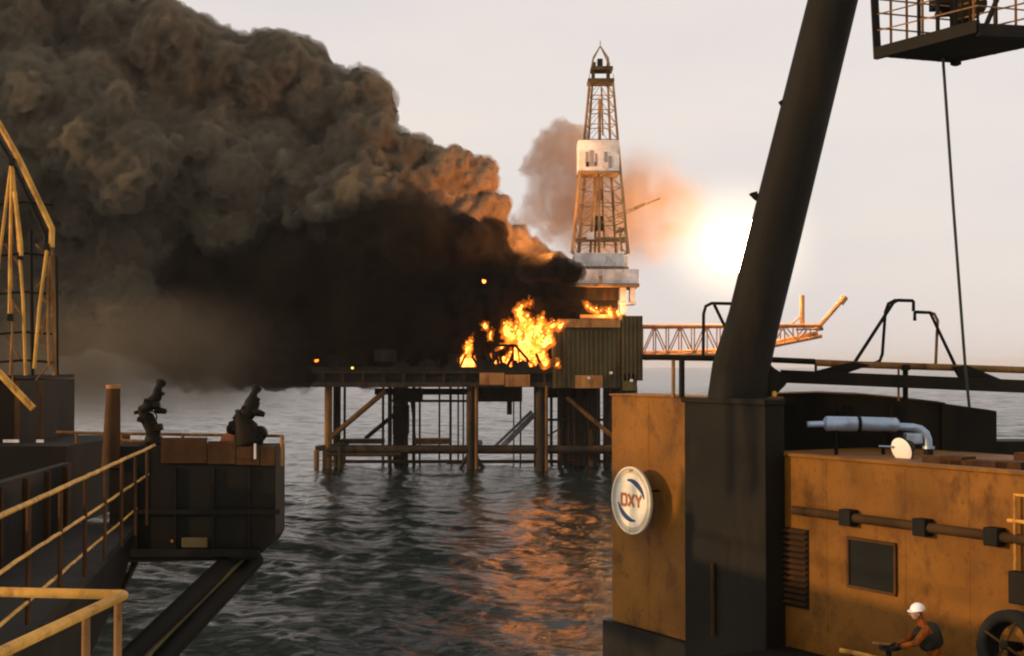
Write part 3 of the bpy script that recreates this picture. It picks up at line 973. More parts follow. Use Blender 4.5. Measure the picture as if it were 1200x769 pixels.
YFL = YP + 2
flame('flame', 'tallest ragged flame rising in the middle of the deck fire',
      [(612, 415, 12, 50, 2, YFL + 2), (600, 395, 9, 22, -6, YFL + 3), (625, 415, 14, 48, -4, YFL + 3), (612, 378, 9, 26, -1, YFL + 1), (632, 395, 10, 30, 2, YFL + 3), (640, 405, 8, 24, 2, YFL + 2), (594, 392, 6, 16, -3, YFL + 2), (622, 356, 4, 10, 0, YFL + 2), (616, 426, 8, 20, 0, YFL), (602, 427, 9, 18, -2, YFL), (632, 427, 9, 18, 2, YFL), (590, 428, 6, 10, -2, YFL)])
flame('flame', 'forked flame licking right over the ribbed module', [(643, 400, 4.5, 24, 2, YP - 5), (646, 384, 5, 9, 10, YP - 5), (655, 383, 4, 6, 9, YP - 5)])
flame('flame', 'pointed triangular flame standing alone left of the main fire', [(549, 427, 7, 36, 4, YFL), (545.5, 427, 6.5, 20, 4, YFL), (542, 427.5, 6, 10, 3, YFL)], core=0.66)
flame('flame', 'small flame curling through the charred square frame', [(580, 424, 3.5, 16, 0, YFL + 3), (598, 425, 4, 16, 0, YFL + 3), (588, 408, 3.5, 5, 6, YFL + 3), (595, 428, 4, 8, 0, YFL - 2)], 0.25)
flame('flame', 'low flame at the deck edge against the ribbed module', [(640, 428, 5, 12, -3, YP - 5), (653, 428, 3, 7, 0, YP - 5), (622, 429, 2.5, 5, 0, YP - 2)], 0.25)
flame('flame', 'small detached flame flicker above the left of the main fire', [(575, 397, 3, 14, 1, YP - 8), (568, 383, 4, 5, 2, YP - 8)], 0.25)
flame('flame', 'orange flame under the white boxes at the derrick foot', [(716, 369, 5, 8, -10, YD - 10), (700, 366, 4, 8, -12, YD - 10), (690, 360, 3, 6, -8, YD - 10), (726, 369, 4, 8, -4, YD - 10)], 0.3)
flame('flame', 'tiny distant flame glint high in the black smoke', [(567, 330, 1.3, 1, 3, YP - 14)], 0.2, False)
flame('flame', 'tiny flame at the far left edge of the deck', [(370, 423, 1.2, 1, 4, YP - 6)], 0.2, False)
MB().lathe(at(413, 431, YP - 5) - Vector((0, 0, .4)), (0, 0, 1), [(0, .2), (.15, .35), (.5, .35), (.65, .1)], 10).build('deck_lamp', M['lamp_glow'])
tag(bpy.data.objects['deck_lamp'], 'yellow lamp shining on the dark left deck edge', 'lamp')


def fire_light(name, p, power, rad, colr, kind='POINT'):
    d = bpy.data.lights.new(name, kind)
    d.energy = power; d.shadow_soft_size = rad; d.color = colr
    o = bpy.data.objects.new(name, d)
    col.objects.link(o)
    o.location = p
    return o


fire_light('fire_light', at(622, 380, YP - 1), 8000, 6.0, (1.0, 0.36, 0.08))
# added spot with no flame there: brightens the billows, aimed to miss the sea
billow_spot = fire_light('fire_light', at(646, 302, 408), 330000, 3.0, (1.0, 0.36, 0.08), 'SPOT')
billow_spot.data.spot_size = R(125); billow_spot.data.spot_blend = 0.6
billow_spot.rotation_euler = (at(545, 190, 440) - at(646, 302, 408)).to_track_quat('-Z', 'Y').to_euler()
fire_light('fire_light', at(706, 362, YD - 12), 12000, 2.0, (1.0, 0.42, 0.12))

# flare fire in the sky, half behind the crane leg
YG = 445.0
g = at(862, 287, YG)
fb = [(g.x, g.y, g.z, pm(27, YG))] + [(g.x + pm(dx, YG), g.y, g.z + pm(dz, YG), pm(r_, YG)) for dx, dz, r_ in
     ((-20, 7, 18), (-13, -15, 18), (16, 3, 24), (8, 16, 16), (-28, -4, 10), (-34, -10, 6), (10, -20, 16))]
M['fireball'] = emit_mat('white_hot_gas', (130, 74, 32, 1), (100, 54, 22, 1), 1.0, 0.08)
fo = mesh_obj('flare_fireball', blob_mesh('flare_fireball', fb, 0.7, ((1.2, 4.0), (0.6, 1.6))), M['fireball'])
tag(fo, 'white hot ball of burning gas in the sky behind the crane leg', 'fireball')
m, n, out = new_mat('glow_halo')
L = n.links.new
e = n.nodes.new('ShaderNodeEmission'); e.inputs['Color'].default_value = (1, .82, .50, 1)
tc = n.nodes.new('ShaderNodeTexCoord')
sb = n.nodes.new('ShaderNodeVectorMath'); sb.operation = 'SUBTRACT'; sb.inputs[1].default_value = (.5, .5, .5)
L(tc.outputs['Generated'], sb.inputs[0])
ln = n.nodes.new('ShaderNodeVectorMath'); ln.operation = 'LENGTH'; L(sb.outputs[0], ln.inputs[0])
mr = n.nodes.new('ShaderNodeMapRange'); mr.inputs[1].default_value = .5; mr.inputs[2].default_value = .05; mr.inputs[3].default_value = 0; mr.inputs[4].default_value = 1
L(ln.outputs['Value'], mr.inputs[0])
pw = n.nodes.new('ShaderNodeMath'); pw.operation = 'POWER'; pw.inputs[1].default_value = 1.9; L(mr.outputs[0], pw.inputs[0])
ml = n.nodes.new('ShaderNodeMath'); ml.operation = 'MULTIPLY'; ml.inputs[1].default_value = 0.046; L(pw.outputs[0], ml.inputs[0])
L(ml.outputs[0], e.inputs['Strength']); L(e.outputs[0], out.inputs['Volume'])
go = ellipsoid('glow_halo', g, (pm(118, YG), pm(90, YG), pm(100, YG)), m)  # emissive volume added as the glare halo round the fireball
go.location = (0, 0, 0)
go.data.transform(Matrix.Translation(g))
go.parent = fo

# ------------------------------------------------------------------ right foreground: deckhouse of the vessel
WA = Vector((8.99, 24.7)); WB = Vector((5.845, 30.1))
WT = (WB - WA).normalized()                 # along the wall, away from the camera
WN = Vector((-abs(WT.y), WT.x * 1.0)).normalized()
if WN.x > 0: WN = -WN
T3 = Vector((WT.x, WT.y, 0)); N3 = Vector((WN.x, WN.y, 0)); Z3 = Vector((0, 0, 1))


def W(s, z, off=0.0):
    """point on the wall: s metres along it, at height z, off metres in front"""
    return Vector((WB.x + WT.x * s + WN.x * off, WB.y + WT.y * s + WN.y * off, z))


def wpx(px, py, off=0.0):
    """(s, z) of the wall point seen at a pixel of the photograph"""
    d = at(px, py, 10.0) - Vector((0, 0, EYE))
    o_ = Vector((WB.x, WB.y, EYE)) + N3 * off
    t = o_.xy.dot(WN) - EYE * 0
    k = (Vector((o_.x, o_.y)).dot(WN)) / (Vector((d.x, d.y)).dot(WN))
    p = Vector((0, 0, EYE)) + d * k
    return (Vector((p.x, p.y)) - Vector((o_.x, o_.y))).dot(WT), p.z


def wbox(mb, s0, s1, z0, z1, o0, o1):
    return mb.box(W((s0 + s1) / 2, (z0 + z1) / 2, (o0 + o1) / 2), (abs(s1 - s0), abs(o1 - o0), abs(z1 - z0)), T3, N3, Z3)


sR = -14.0
s_ox1 = wpx(717, 600)[0]
s_ox0 = wpx(868, 600)[0]
z_ox_top = wpx(760, 465)[1]
z_ox_bot = wpx(755, 738)[1]
z_top = wpx(1060, 546)[1]
z_deck = EYE - 5.95
house = thing('deckhouse', 'weathered orange steel deckhouse wall filling the lower right', 'deckhouse', W(0, z_deck))
wbox(MB(), s_ox0, s_ox1, z_ox_bot, z_ox_top, -1.2, 0).build('tall_wall', M['orange'], house, bevel=0.02)
wbox(MB(), s_ox0 - .02, s_ox1 + .05, z_ox_top + .003, z_ox_top + .05, -1.25, .05).build('coaming', M['orange'], house)
wbox(MB(), sR, s_ox0 - .004, z_deck, z_top, -4.5, -0.01).build('wall', M['orange'], house, bevel=0.02)
wbox(MB(), sR, s_ox0 - .01, z_top + .003, z_top + .07, -0.25, 0.04).build('roof_edge', M['orange'], house, bevel=.01)
wbox(MB(), s_ox0 - .03, s_ox0 - .005, z_top + .1, z_ox_top, -1.24, -.02).build('shade_plate', M['dark'], house)  # dark sheet added over the orange wall's end, shade put into its colour
# welded seams / plate edges
for px in (968, 1060, 1135):
    s = wpx(px, 600)[0]
    wbox(MB(), s - .012, s + .012, z_deck + .1, z_top - .05, -.012, -0.005).build('plate_seam', M['orange'], house)
for px in (760,):
    s = wpx(px, 600)[0]
    wbox(MB(), s - .012, s + .012, z_ox_bot + .05, z_ox_top - .02, -.004, 0.005).build('plate_seam', M['orange'], house)
# louvre grille beside the crane pedestal
s0, zt = wpx(905, 615); s1, zb = wpx(948, 715)
gr = wbox(MB(), s1, s0, zb, zt, -.004, .02).build('louvre_grille', M['dark'], house)
k = 0
while True:
    z = zt - .06 - k * .125
    if z < zb + .05: break
    MB().box(W((s0 + s1) / 2, z, .05), (abs(s1 - s0) - .06, .09, .02), T3, (N3 + Z3 * -.8), (Z3 + N3 * .8)).build('slat', M['brown'], gr)
    k += 1
# dark square window
s0, zt = wpx(996, 632); s1, zb = wpx(1049, 695)
win = wbox(MB(), s1, s0, zb, zt, -.004, .012).build('window', M['glass'], house)
fr = MB()
for (a, b, c, d) in ((s1 - .05, s0 + .05, zt, zt + .06), (s1 - .05, s0 + .05, zb - .06, zb), (s0, s0 + .06, zb + .002, zt - .002), (s1 - .06, s1, zb + .002, zt - .002)):
    wbox(fr, a, b, c, d, .0, .045)
fr.build('window_frame', M['brown'], win)
# dark pipe and blocks added in place of a railing's blurry shadow
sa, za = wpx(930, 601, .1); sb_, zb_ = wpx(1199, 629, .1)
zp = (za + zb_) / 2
MB().tube([W(sR, zp, .10), W(sa, zp, .10)], .095, 12).build('shadow_band_pipe', M['dark_brown'], house, smooth=True)
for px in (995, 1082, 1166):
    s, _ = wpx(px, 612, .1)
    wbox(MB(), s - .16, s + .16, zp - .17, zp + .16, -.003, .24).build('shadow_blob_block', M['black'], house, bevel=.02)
# yellow stand pipe at the right edge
s, z0_ = wpx(1190, 668, .12); _, z1_ = wpx(1190, 580, .12)
MB().tube([W(s, z0_, .12), W(s, z1_, .12), W(s - .6, z1_, .12)], .035, 8).build('stand_pipe', M['yellow'], house, smooth=True)
MB().tube([W(s - .3, (z0_ * .35 + z1_ * .65), .12), W(s + .15, (z0_ * .35 + z1_ * .65), .12)], .035, 8).build('stand_pipe', M['yellow'], house, smooth=True)
s0, zt = wpx(1189, 668); s1 = s0 - 1.2; zb = wpx(1189, 706)[1]
wbox(MB(), s1, s0, zb, zt, .0, .18).build('junction_box', M['dark'], house, bevel=.02)
# black skirt under the tall wall
s_sk = wpx(706, 750)[0]
wbox(MB(), s_ox0 - 1.0, s_ox1 + .25, z_ox_bot - 3.5, z_ox_bot - .004, -2.8, .12).build('skirt', M['black'], house)
# roof clutter: pipe stubs, plates
for px, py, w, h in ((1100, 541, .35, .12), (1118, 538, .28, .16), (1136, 543, .4, .1), (1160, 541, .5, .12), (1185, 545, .3, .14)):
    s, z = wpx(px, py, -1.0)
    wbox(MB(), s - w, s + w, z_top + .004, z_top + .01 + h, -1.3, -.9).build('roof_fitting', M['brown'], house, bevel=.01)
s_a = wpx(1090, 540)[0]
wbox(MB(), sR, s_a, z_top + .004, z_top + .22, -3.6, -2.3).build('roof_platform', M['brown'], house)

# company sign on a stand-off bracket
SOFF = 0.50
sc_, zc = wpx(740, 586.5, SOFF)
C = W(sc_, zc, SOFF)
RS = 39.3 * C.y / FPX
sign = thing('round_sign', 'round cream sign reading OXY with blue crescents on the orange wall', 'sign', C)
MB().lathe(C - N3 * .06, N3, [(0, RS * .97), (.015, RS), (.055, RS), (.06, RS * .985)], 48).build('disc', M['ivory2'], sign, smooth=True)
MB().lathe(C + N3 * .001, N3, [(0, RS * .80), (.006, RS * .80)], 48).build('inner_disc', M['ivory'], sign, smooth=True)
rim = MB()
nn = 48
vs_, fs_ = [], []
for i in range(nn):
    a = 2 * math.pi * i / nn
    for r_, o_ in ((RS * .955, .002), (RS * 1.0, .002), (RS * 1.0, .03), (RS * .955, .03)):
        vs_.append(C + (T3 * -math.cos(a) + Z3 * math.sin(a)) * r_ + N3 * o_)
for i in range(nn):
    j = (i + 1) % nn
    for k in range(4):
        fs_.append((i * 4 + k, j * 4 + k, j * 4 + (k + 1) % 4, i * 4 + (k + 1) % 4))
rim.add(vs_, fs_).build('rim', M['ivory'], sign)


def sp(a, b, o_=.011):
    """point on the sign face: a to the viewer's right, b up, in radii"""
    return C - T3 * (a * RS * 1.08) + Z3 * (b * RS) + N3 * o_


def crescent(name, a0, a1):
    mb = MB()
    n = 16
    inner, outer = [], []
    for i in range(n + 1):
        t = i / n
        a = R(a0 + (a1 - a0) * t)
        w = 0.022 + 0.062 * math.sin(math.pi * min(1, max(0, t)))
        ro, ri = .64, .64 - 2 * w
        outer.append((math.cos(a) * ro, math.sin(a) * ro)); inner.append((math.cos(a) * ri, math.sin(a) * ri))
    poly = outer + inner[::-1]
    m2 = len(outer)
    for i in range(m2 - 1):
        q = [outer[i], outer[i + 1], inner[i + 1], inner[i]]
        mb.prism([sp(*p, .008) for p in q], N3 * .004)
    return mb.build(name, M['navy'], sign)


crescent('blue_crescent', 108, 8)
crescent('blue_crescent', 288, 188)


def stroke(mb, a, b, w=.075, o0=.011):
    a, b = Vector(a), Vector(b)
    d = (b - a).normalized(); p = Vector((-d.y, d.x)) * w / 2
    a2, b2 = a - d * w * .3, b + d * w * .3
    mb.prism([sp(*(a2 + p), o0), sp(*(b2 + p), o0), sp(*(b2 - p), o0), sp(*(a2 - p), o0)], N3 * .005)


lo = MB()
for a, b in (((-.46, -.13), (-.46, .13)), ((-.46, .16), (-.25, .16)), ((-.22, .13), (-.22, -.13)), ((-.25, -.16), (-.46, -.16))):
    stroke(lo, a, b, .09)
lo.build('letter_o', M['redbrown'], sign)
lx = MB(); stroke(lx, (-.11, -.16), (.13, .16), .09); stroke(lx, (-.11, .16), (.13, -.16), .09, .0135); lx.build('letter_x', M['redbrown'], sign)
ly = MB(); stroke(ly, (.24, .16), (.35, .0), .09); stroke(ly, (.47, .16), (.35, .0), .09, .0135); stroke(ly, (.35, .0), (.35, -.16), .09, .012); ly.build('letter_y', M['redbrown'], sign)
for a, b in (((-.09, .86), (-.02, .91)), ((.0, .87), (.07, .91))):
    mk = MB(); stroke(mk, a, b, .045, .004); mk.build('rim_mark', M['redbrown'], sign)
for da, db in ((-.5, .3), (.5, .3), (0, -.6)):
    p = sp(da, db, -.06)
    MB().tube([p, p - N3 * (SOFF - .06 + .05)], .03, 8).build('bracket', M['dark'], sign)

# crane pedestal: black column in front of the tall wall, the crane leg on top
ped = thing('crane_pedestal', 'black steel crane pedestal standing in front of the orange wall', 'crane pedestal', W(wpx(850, 600)[0], z_deck, .6))
p_off = 0.55
sp0, _ = wpx(802, 600, p_off); sp1, _ = wpx(897, 600, p_off)
zpt = wpx(850, 467, p_off)[1]
wbox(MB(), sp1, sp0, z_deck - 1.5, zpt, .006, p_off).build('column', M['dark'], ped, bevel=.03)
wbox(MB(), sp1 - .05, sp0 + .05, zpt - .12, zpt + .004, .02, p_off + .06).build('top_flange', M['dark'], ped, bevel=.02)
s, _ = wpx(838, 700, p_off)
MB().tube([W(s, z_deck, p_off + .06), W(s, z_deck + 1.6, p_off + .06)], .05, 10).build('drain_pipe', M['dark_brown'], ped, smooth=True)

YC = 31.5
leg = thing('crane_mast', 'thick dark leaning tubular crane leg crossing the sky at right', 'crane', at(866, 466, YC))


def tubepx(mb, pts, Y, rpx, n=10):
    return mb.tube([at(x, y, Y) for x, y in pts], pm(rpx, Y), n)


axis = [(864, 470), (868, 432), (884, 372), (905, 287), (976, 0), (1030, -220)]
MB().tube([at(x, y, YC) for x, y in axis], [pm(w, YC) for w in (35, 33.5, 30.5, 30.5, 28.8, 28)], 28).build('tube', M['dark'], leg, smooth=True)
for t in ((941, 141), (918, 232)):
    pass
lug = MB(); lug.prism([at(880, 226, YC), at(887, 224, YC), at(893, 237, YC), at(886, 232, YC)], (0, .3, 0)); lug.build('lug', M['dark'], leg)
lug = MB(); lug.bar(at(915, 118, YC), at(919, 124, YC), .12); lug.build('lug', M['dark'], leg)
gs = MB(); gs.prism([at(893, 418, YC - .1), at(908, 432, YC - .1), at(926, 443, YC - .1), at(920, 452, YC - .1), at(908, 464, YC - .1), at(880, 470, YC - .1), at(870, 430, YC - .1)], (0, .25, 0)); gs.build('gusset_plate', M['dark'], leg)
MB().lathe(at(907, 461.5, YC - .3), (0, -1, 0), [(0, .06), (.08, .06)], 12).build('pin', M['yellow'], leg)

# rails and beams behind the leg
YR = 32.5
beam = thing('guard_rail', 'long pipe rail with dark lower beam crossing behind the crane leg', 'railing', at(1000, 468, YR))
tubepx(MB(), [(752, 418.5), (836, 420), (900, 421.5), (955, 424)], YR, 3.4).build('top_rail', M['dark'], beam, smooth=True)
tubepx(MB(), [(955, 425), (1010, 427.5), (1120, 431), (1260, 436)], YR, 4.0).build('top_rail', M['rail'], beam, smooth=True)
b1 = MB(); b1.bar(at(915, 441, YR - .2), at(1270, 456, YR - .2), .2, pm(15, YR)); b1.build('lower_beam', M['dark'], beam, bevel=.01)
w1 = MB(); w1.prism([at(948, 437, YR - .1), at(1000, 424, YR - .1), at(1020, 428, YR - .1), at(985, 440, YR - .1), at(960, 444, YR - .1)], (0, .18, 0)); w1.build('gusset', M['dark'], beam)
w1 = MB(); w1.prism([at(1118, 430, YR - .15), at(1133, 428, YR - .15), at(1172, 444, YR - .15), at(1176, 452, YR - .15), at(1128, 447, YR - .15)], (0, .18, 0)); w1.build('gusset', M['dark'], beam)
for px, w, y0, y1, mt in ((789, 2.2, 421, 466, 'rail'), (799, 3.4, 421, 466, 'dark'), (1061, 3.3, 428, 470, 'dark'), (1053, 1.4, 428, 470, 'rail'), (956, 1.6, 424, 438, 'dark')):
    tubepx(MB(), [(px, y0), (px, y1)], YR, w).build('post', M[mt], beam, smooth=True)
b2 = MB(); b2.box(at(1061, 431, YR - .05), (.16, .16, .13)); b2.build('clamp', M['dark'], beam)

ga = thing('bent_tube_guard', 'bent tube guard hoop beside the left edge of the crane leg', 'guard hoop', at(824, 418, YR), 'bent tube guards')
tubepx(MB(), [(824, 418), (824.5, 368), (827, 359), (834, 355.5), (858, 356)], YR, 1.9).build('hoop', M['dark'], ga, smooth=True)
tubepx(MB(), [(837, 357), (849, 382)], YR, 1.9).build('brace', M['dark'], ga, smooth=True)
gb = thing('bent_tube_guard', 'taller bent tube guard frame on the rail, left of the lower one', 'guard hoop', at(1020, 425, YR), 'bent tube guards')
tubepx(MB(), [(1002, 424), (1047, 354.5), (1052, 352), (1069, 352.5), (1070.5, 354), (1070.5, 365)], YR, 2.1).build('hoop', M['dark'], gb, smooth=True)
tubepx(MB(), [(1024, 426), (1031, 423), (1034, 415), (1037.5, 366), (1041, 356), (1050, 351.5)], YR + .08, 1.9).build('brace', M['dark'], gb, smooth=True)
gc = thing('bent_tube_guard', 'lower bent tube guard frame on the rail beside the hanging wire', 'guard hoop', at(1100, 428, YR), 'bent tube guards')
tubepx(MB(), [(1072, 376), (1072, 367), (1074, 365.8), (1090, 366.5), (1121, 432)], YR, 2.1).build('hoop', M['dark'], gc, smooth=True)
tubepx(MB(), [(1088, 366), (1095, 368), (1099, 376), (1098, 392), (1096.5, 429)], YR + .08, 1.8).build('brace', M['rail'], gc, smooth=True)

# dark machinery housing with arched roof, on the deckhouse
Yh = 33.2
hp = [(902, 540), (902, 463), (960, 461.5), (1010, 463.5), (1062, 468.5), (1110, 474), (1168, 482), (1168, 540)]
hous = thing('machinery_housing', 'dark low machinery housing with arched roof behind the silver exhaust', 'housing', at(1030, 540, Yh))
mb = MB(); mb.prism([at(x, y, Yh) for x, y in hp], (0.3, 1.6, 0)); mb.build('casing', M['dark'], hous)
mb = MB(); mb.prism([at(x, y, Yh - .05) for x, y in [(902, 463), (960, 461.5), (1010, 463.5), (1062, 468.5), (1108, 473.5), (1108, 472), (1062, 466.6), (1010, 461.8), (960, 459.8), (902, 461.3)]], (0.3, 1.7, 0)); mb.build('roof_sheet', M['brown'], hous)
for px in (985, 1045, 1105):
    mb = MB(); mb.bar(at(px, 474, Yh - .04), at(px, 532, Yh - .04), .06, .06); mb.build('stiffener', M['dark'], hous)
MB().box(at(1185, 528, Yh + 1), (1.6, 1.2, .5)).build('side_box', M['dark'], hous)

# silver exhaust silencer with elbow
Ye = 30.6
ex = thing('exhaust_silencer', 'silver exhaust silencer pipe with an elbow in front of the dark housing', 'exhaust pipe', at(1085, 530, Ye))
MB().tube([at(946, 497.5, Ye), at(966, 497, Ye)], [pm(3.4, Ye), pm(3.6, Ye)], 16).build('tail_pipe', M['silver'], ex, smooth=True)
MB().tube([at(965, 496.5, Ye), at(968, 496.5, Ye), at(1004, 497, Ye), at(1006, 497, Ye)], [pm(5, Ye), pm(8.6, Ye), pm(8.6, Ye), pm(6, Ye)], 20).build('drum', M['silver'], ex, smooth=True)
MB().tube([at(1006, 496.5, Ye), at(1009, 496.6, Ye), at(1050, 498, Ye), at(1053, 498.2, Ye)], [pm(6, Ye), pm(8.2, Ye), pm(8.2, Ye), pm(5, Ye)], 20).build('drum', M['silver'], ex, smooth=True)
MB().tube([at(1005, 497, Ye), at(1008, 497, Ye)], pm(9.4, Ye), 20).build('flange', M['dark'], ex, smooth=True)
MB().tube([at(1052, 500, Ye), at(1070, 501, Ye), at(1079, 503, Ye), at(1085, 508, Ye), at(1087.5, 515, Ye), at(1088, 527, Ye)], pm(4.6, Ye), 16).build('elbow', M['silver'], ex, smooth=True)
MB().tube([at(1088, 523, Ye), at(1088, 526, Ye)], pm(7, Ye), 16).build('flange', M['silver'], ex, smooth=True)
MB().tube([at(1088, 526, Ye), at(1088, 548, Ye)], pm(5.5, Ye), 16).build('riser', M['dark'], ex, smooth=True)
for px in (980, 1035):
    MB().bar(at(px, 504, Ye + .05), at(px, 546, Ye + .05), .07).build('support', M['dark'], ex)
MB().box(at(1070, 514, Ye + .1), (pm(20, Ye), .3, pm(13, Ye))).build('valve_body', M['silver'], ex, bevel=.04)

# floodlight with white face
Yl = 29.4
fc = at(1056.5, 527.5, Yl)
fdir = (Vector((0, 0, EYE)) - fc).normalized()
fax = (fdir + Vector((-1.05, 0.10, -0.50))).normalized()
flo = thing('floodlight', 'white faced round floodlight standing on the deckhouse roof edge', 'floodlight', at(1060, 546, Yl))
MB().lathe(fc - fax * .34, fax, [(0, .05), (.05, .12), (.2, .19), (.31, .285), (.34, .29)], 28).build('reflector', M['dark'], flo, smooth=True)
MB().lathe(fc - fax * .004, fax, [(0, .265), (.012, .265), (.03, .20), (.038, .08)], 28).build('lens', M['lens'], flo, smooth=True)
MB().tube([fc - fax * .2, at(1062, 546, Yl)], .035, 8).build('stand', M['dark'], flo)
MB().box(at(1062, 546.5, Yl), (.5, .25, .04)).build('foot', M['yellow'], flo)
MB().tube([at(1030, 523, Yl + .1), at(1056, 524, Yl + .1)], .018, 6).build('handle', M['silver'], flo)

# ------------------------------------------------------------------ crane cab platform hanging at the top right, and wire
YK = 30.0
cab = thing('crane_platform', 'dark hanging crane platform with guard rails in the top right corner', 'crane platform', at(1120, 72, YK))
# a square grating turned corner-on, seen from below
zf = at(1118, 74, 30.8).z
cF = at(1118, 74, 30.8)               # far corner, lowest in the picture
cL = Vector((7.83, 30.15, zf))
cN = Vector((9.34, 28.0, zf))         # near corner
cR = cN + cF - cL
flr = MB(); flr.prism([cN, cR, cF, cL], (0, 0, .10)); flr.build('floor', M['hull'], cab)
for a, b in ((cN, cR), (cL, cN)):
    e_ = MB(); e_.bar(a + Vector((0, 0, .06)), b + Vector((0, 0, .13)), .12, .25); e_.build('edge_beam', M['dark'], cab)
for a, b in ((cR, cF), (cF, cL)):
    e_ = MB(); e_.bar(a + Vector((0, 0, .16)), b + Vector((0, 0, .16)), .10, .12); e_.build('toe_rail', M['rail'], cab)
    for hh in (.62, .95, 1.25):
        e_ = MB(); e_.bar(a + Vector((0, 0, hh)), b + Vector((0, 0, hh)), .03); e_.build('guard_rail', M['rail'], cab)
for f_ in (0.2, .4, .6, .8):
    for a, b in ((cR, cF), (cF, cL)):
        p = a.lerp(b, f_)
        MB().tube([p, p + Vector((0, 0, 1.5))], .03, 6).build('guard_post', M['rail'], cab)
MB().bar(cL + Vector((.05, 0, 0)), cL + Vector((-.02, 0, 1.6)), .14, .14).build('corner_post', M['dark'], cab)
for px, w, Yk in ((1077, 2.4, 29.2), (1099, 2.6, 28.9), (1118, 5.0, 29.4), (1128, 1.3, 29.9), (1137, 1.8, 29.8), (1146, 1.8, 29.9), (1168, 1.6, 28.6)):
    p = at(px, 40, Yk)
    MB().tube([(p.x, p.y, zf + .1), (p.x, p.y, zf + 1.7)], pm(w, Yk), 8).build('upright', M['dark'], cab)
for hh in (.55, .9):
    e_ = MB(); e_.bar(cL + Vector((0, 0, hh)), cN + Vector((0, 0, hh)), .025); e_.build('guard_rail', M['rail'], cab)
    e_ = MB(); e_.bar(cN + Vector((0, 0, hh)), cR + Vector((0, 0, hh)), .025); e_.build('guard_rail', M['rail'], cab)
MB().tube([at(1152, 38, 28.8), at(1174, -14, 28.8)], pm(3, YK), 8).build('diagonal_strut', M['dark'], cab)
MB().bar(at(1096, 18, YK + 1.6), at(1120, 16, YK + 1.6), .1).build('tie_bar', M['dark'], cab)
MB().lathe(at(1142, 3, YK + .9), (0, 1, 0), [(0, .12), (.04, .30), (.9, .30), (.94, .12)], 20).build('winch_drum', M['dark'], cab, smooth=True)
MB().box(at(1118, -4, YK + 1.5), (.9, .8, .5)).build('winch_frame', M['dark'], cab)
MB().lathe(at(1120, 73, 30.6) + Vector((0, 0, -.02)), (0, 0, -1), [(-.1, .12), (.03, .12), (.06, .06)], 12).build('drain_boss', M['dark'], cab)

wire = MB(); wire.tube([at(1104.5, 60, YK + .3), at(1117, 240, YK + .9), at(1131, 428, YK + 1.2), at(1136, 478, YK + 1.3)], .034, 8)
tag(wire.build('hanging_wire', M['wire'], None, smooth=True), 'thin dark wire hanging from the crane platform to the rail', 'wire')

# ------------------------------------------------------------------ deck, man, hose reel at the lower right
dk = MB()
dk.prism([W(0, z_deck - .3, -.5), W(0, z_deck - .3, 2.4), W(sR, z_deck - .3, 5.5), W(sR, z_deck - .3, -.5)], (0, 0, .296))
tag(dk.build('deck', M['hull']), 'dark steel deck below the orange wall', None, None, 'structure')


def skin_body(name, joints, edges, radii, mat, parent, sub=2):
    me = bpy.data.meshes.new(name)
    names = list(joints)
    off = OFF.get(parent.name, Vector((0, 0, 0)))
    me.from_pydata([tuple(Vector(joints[k]) - off) for k in names], [(names.index(a), names.index(b)) for a, b in edges], [])
    o = bpy.data.objects.new(name, me)
    col.objects.link(o)
    o.parent = parent
    OFF[o.name] = off
    md = o.modifiers.new('skin', 'SKIN'); md.use_smooth_shade = True
    sv = me.skin_vertices[0].data
    for i, k in enumerate(names):
        r_ = radii[k]
        sv[i].radius = (r_, r_) if not isinstance(r_, tuple) else r_
        sv[i].use_root = (i == 0)
    s2 = o.modifiers.new('sub', 'SUBSURF'); s2.levels = sub; s2.render_levels = sub
    me.materials.append(mat)
    dg = bpy.context.evaluated_depsgraph_get()
    res = bpy.data.meshes.new_from_object(o.evaluated_get(dg))
    o.modifiers.clear(); o.data = res
    res.polygons.foreach_set('use_smooth', [True] * len(res.polygons))
    return o


Yv = 24.6
hp_ = at(1076, 712, Yv)           # helmet
px0 = hp_.x
gz = z_deck
per = thing('person', 'person in white hard hat, orange sleeves and dark vest, leaning left', 'person', (px0 + .25, Yv, gz))
hh_ = hp_.z - gz                  # helmet height above deck
J = {}
bx = px0
J['pelvis'] = (bx + .30, Yv, gz + hh_ * .52)
J['belly'] = (bx + .24, Yv, gz + hh_ * .62)
J['chest'] = (bx + .13, Yv, gz + hh_ * .76)
J['neck'] = (bx + .05, Yv, gz + hh_ * .86)
J['headb'] = (bx + .01, Yv, gz + hh_ * .90)
J['head'] = (bx - .01, Yv - .01, gz + hh_ * .955)
J['shL'] = (bx + .09, Yv - .19, gz + hh_ * .80); J['elL'] = (bx - .12, Yv - .24, gz + hh_ * .67); J['wrL'] = (bx - .36, Yv - .18, gz + hh_ * .64)
J['shR'] = (bx + .09, Yv + .19, gz + hh_ * .80); J['elR'] = (bx - .10, Yv + .24, gz + hh_ * .66); J['wrR'] = (bx - .34, Yv + .14, gz + hh_ * .63)
J['hipL'] = (bx + .30, Yv - .10, gz + hh_ * .49); J['knL'] = (bx + .20, Yv - .13, gz + hh_ * .27); J['anL'] = (bx + .32, Yv - .14, gz + .09); J['toL'] = (bx + .14, Yv - .15, gz + .05)
J['hipR'] = (bx + .32, Yv + .10, gz + hh_ * .49); J['knR'] = (bx + .30, Yv + .13, gz + hh_ * .27); J['anR'] = (bx + .44, Yv + .14, gz + .09); J['toR'] = (bx + .26, Yv + .15, gz + .05)
Rd = dict(pelvis=.15, belly=.145, chest=.165, neck=.07, headb=.075, head=.10, shL=.085, elL=.062, wrL=.045, shR=.085, elR=.062, wrR=.045,
          hipL=.10, knL=.075, anL=.055, toL=.05, hipR=.10, knR=.075, anR=.055, toR=.05)
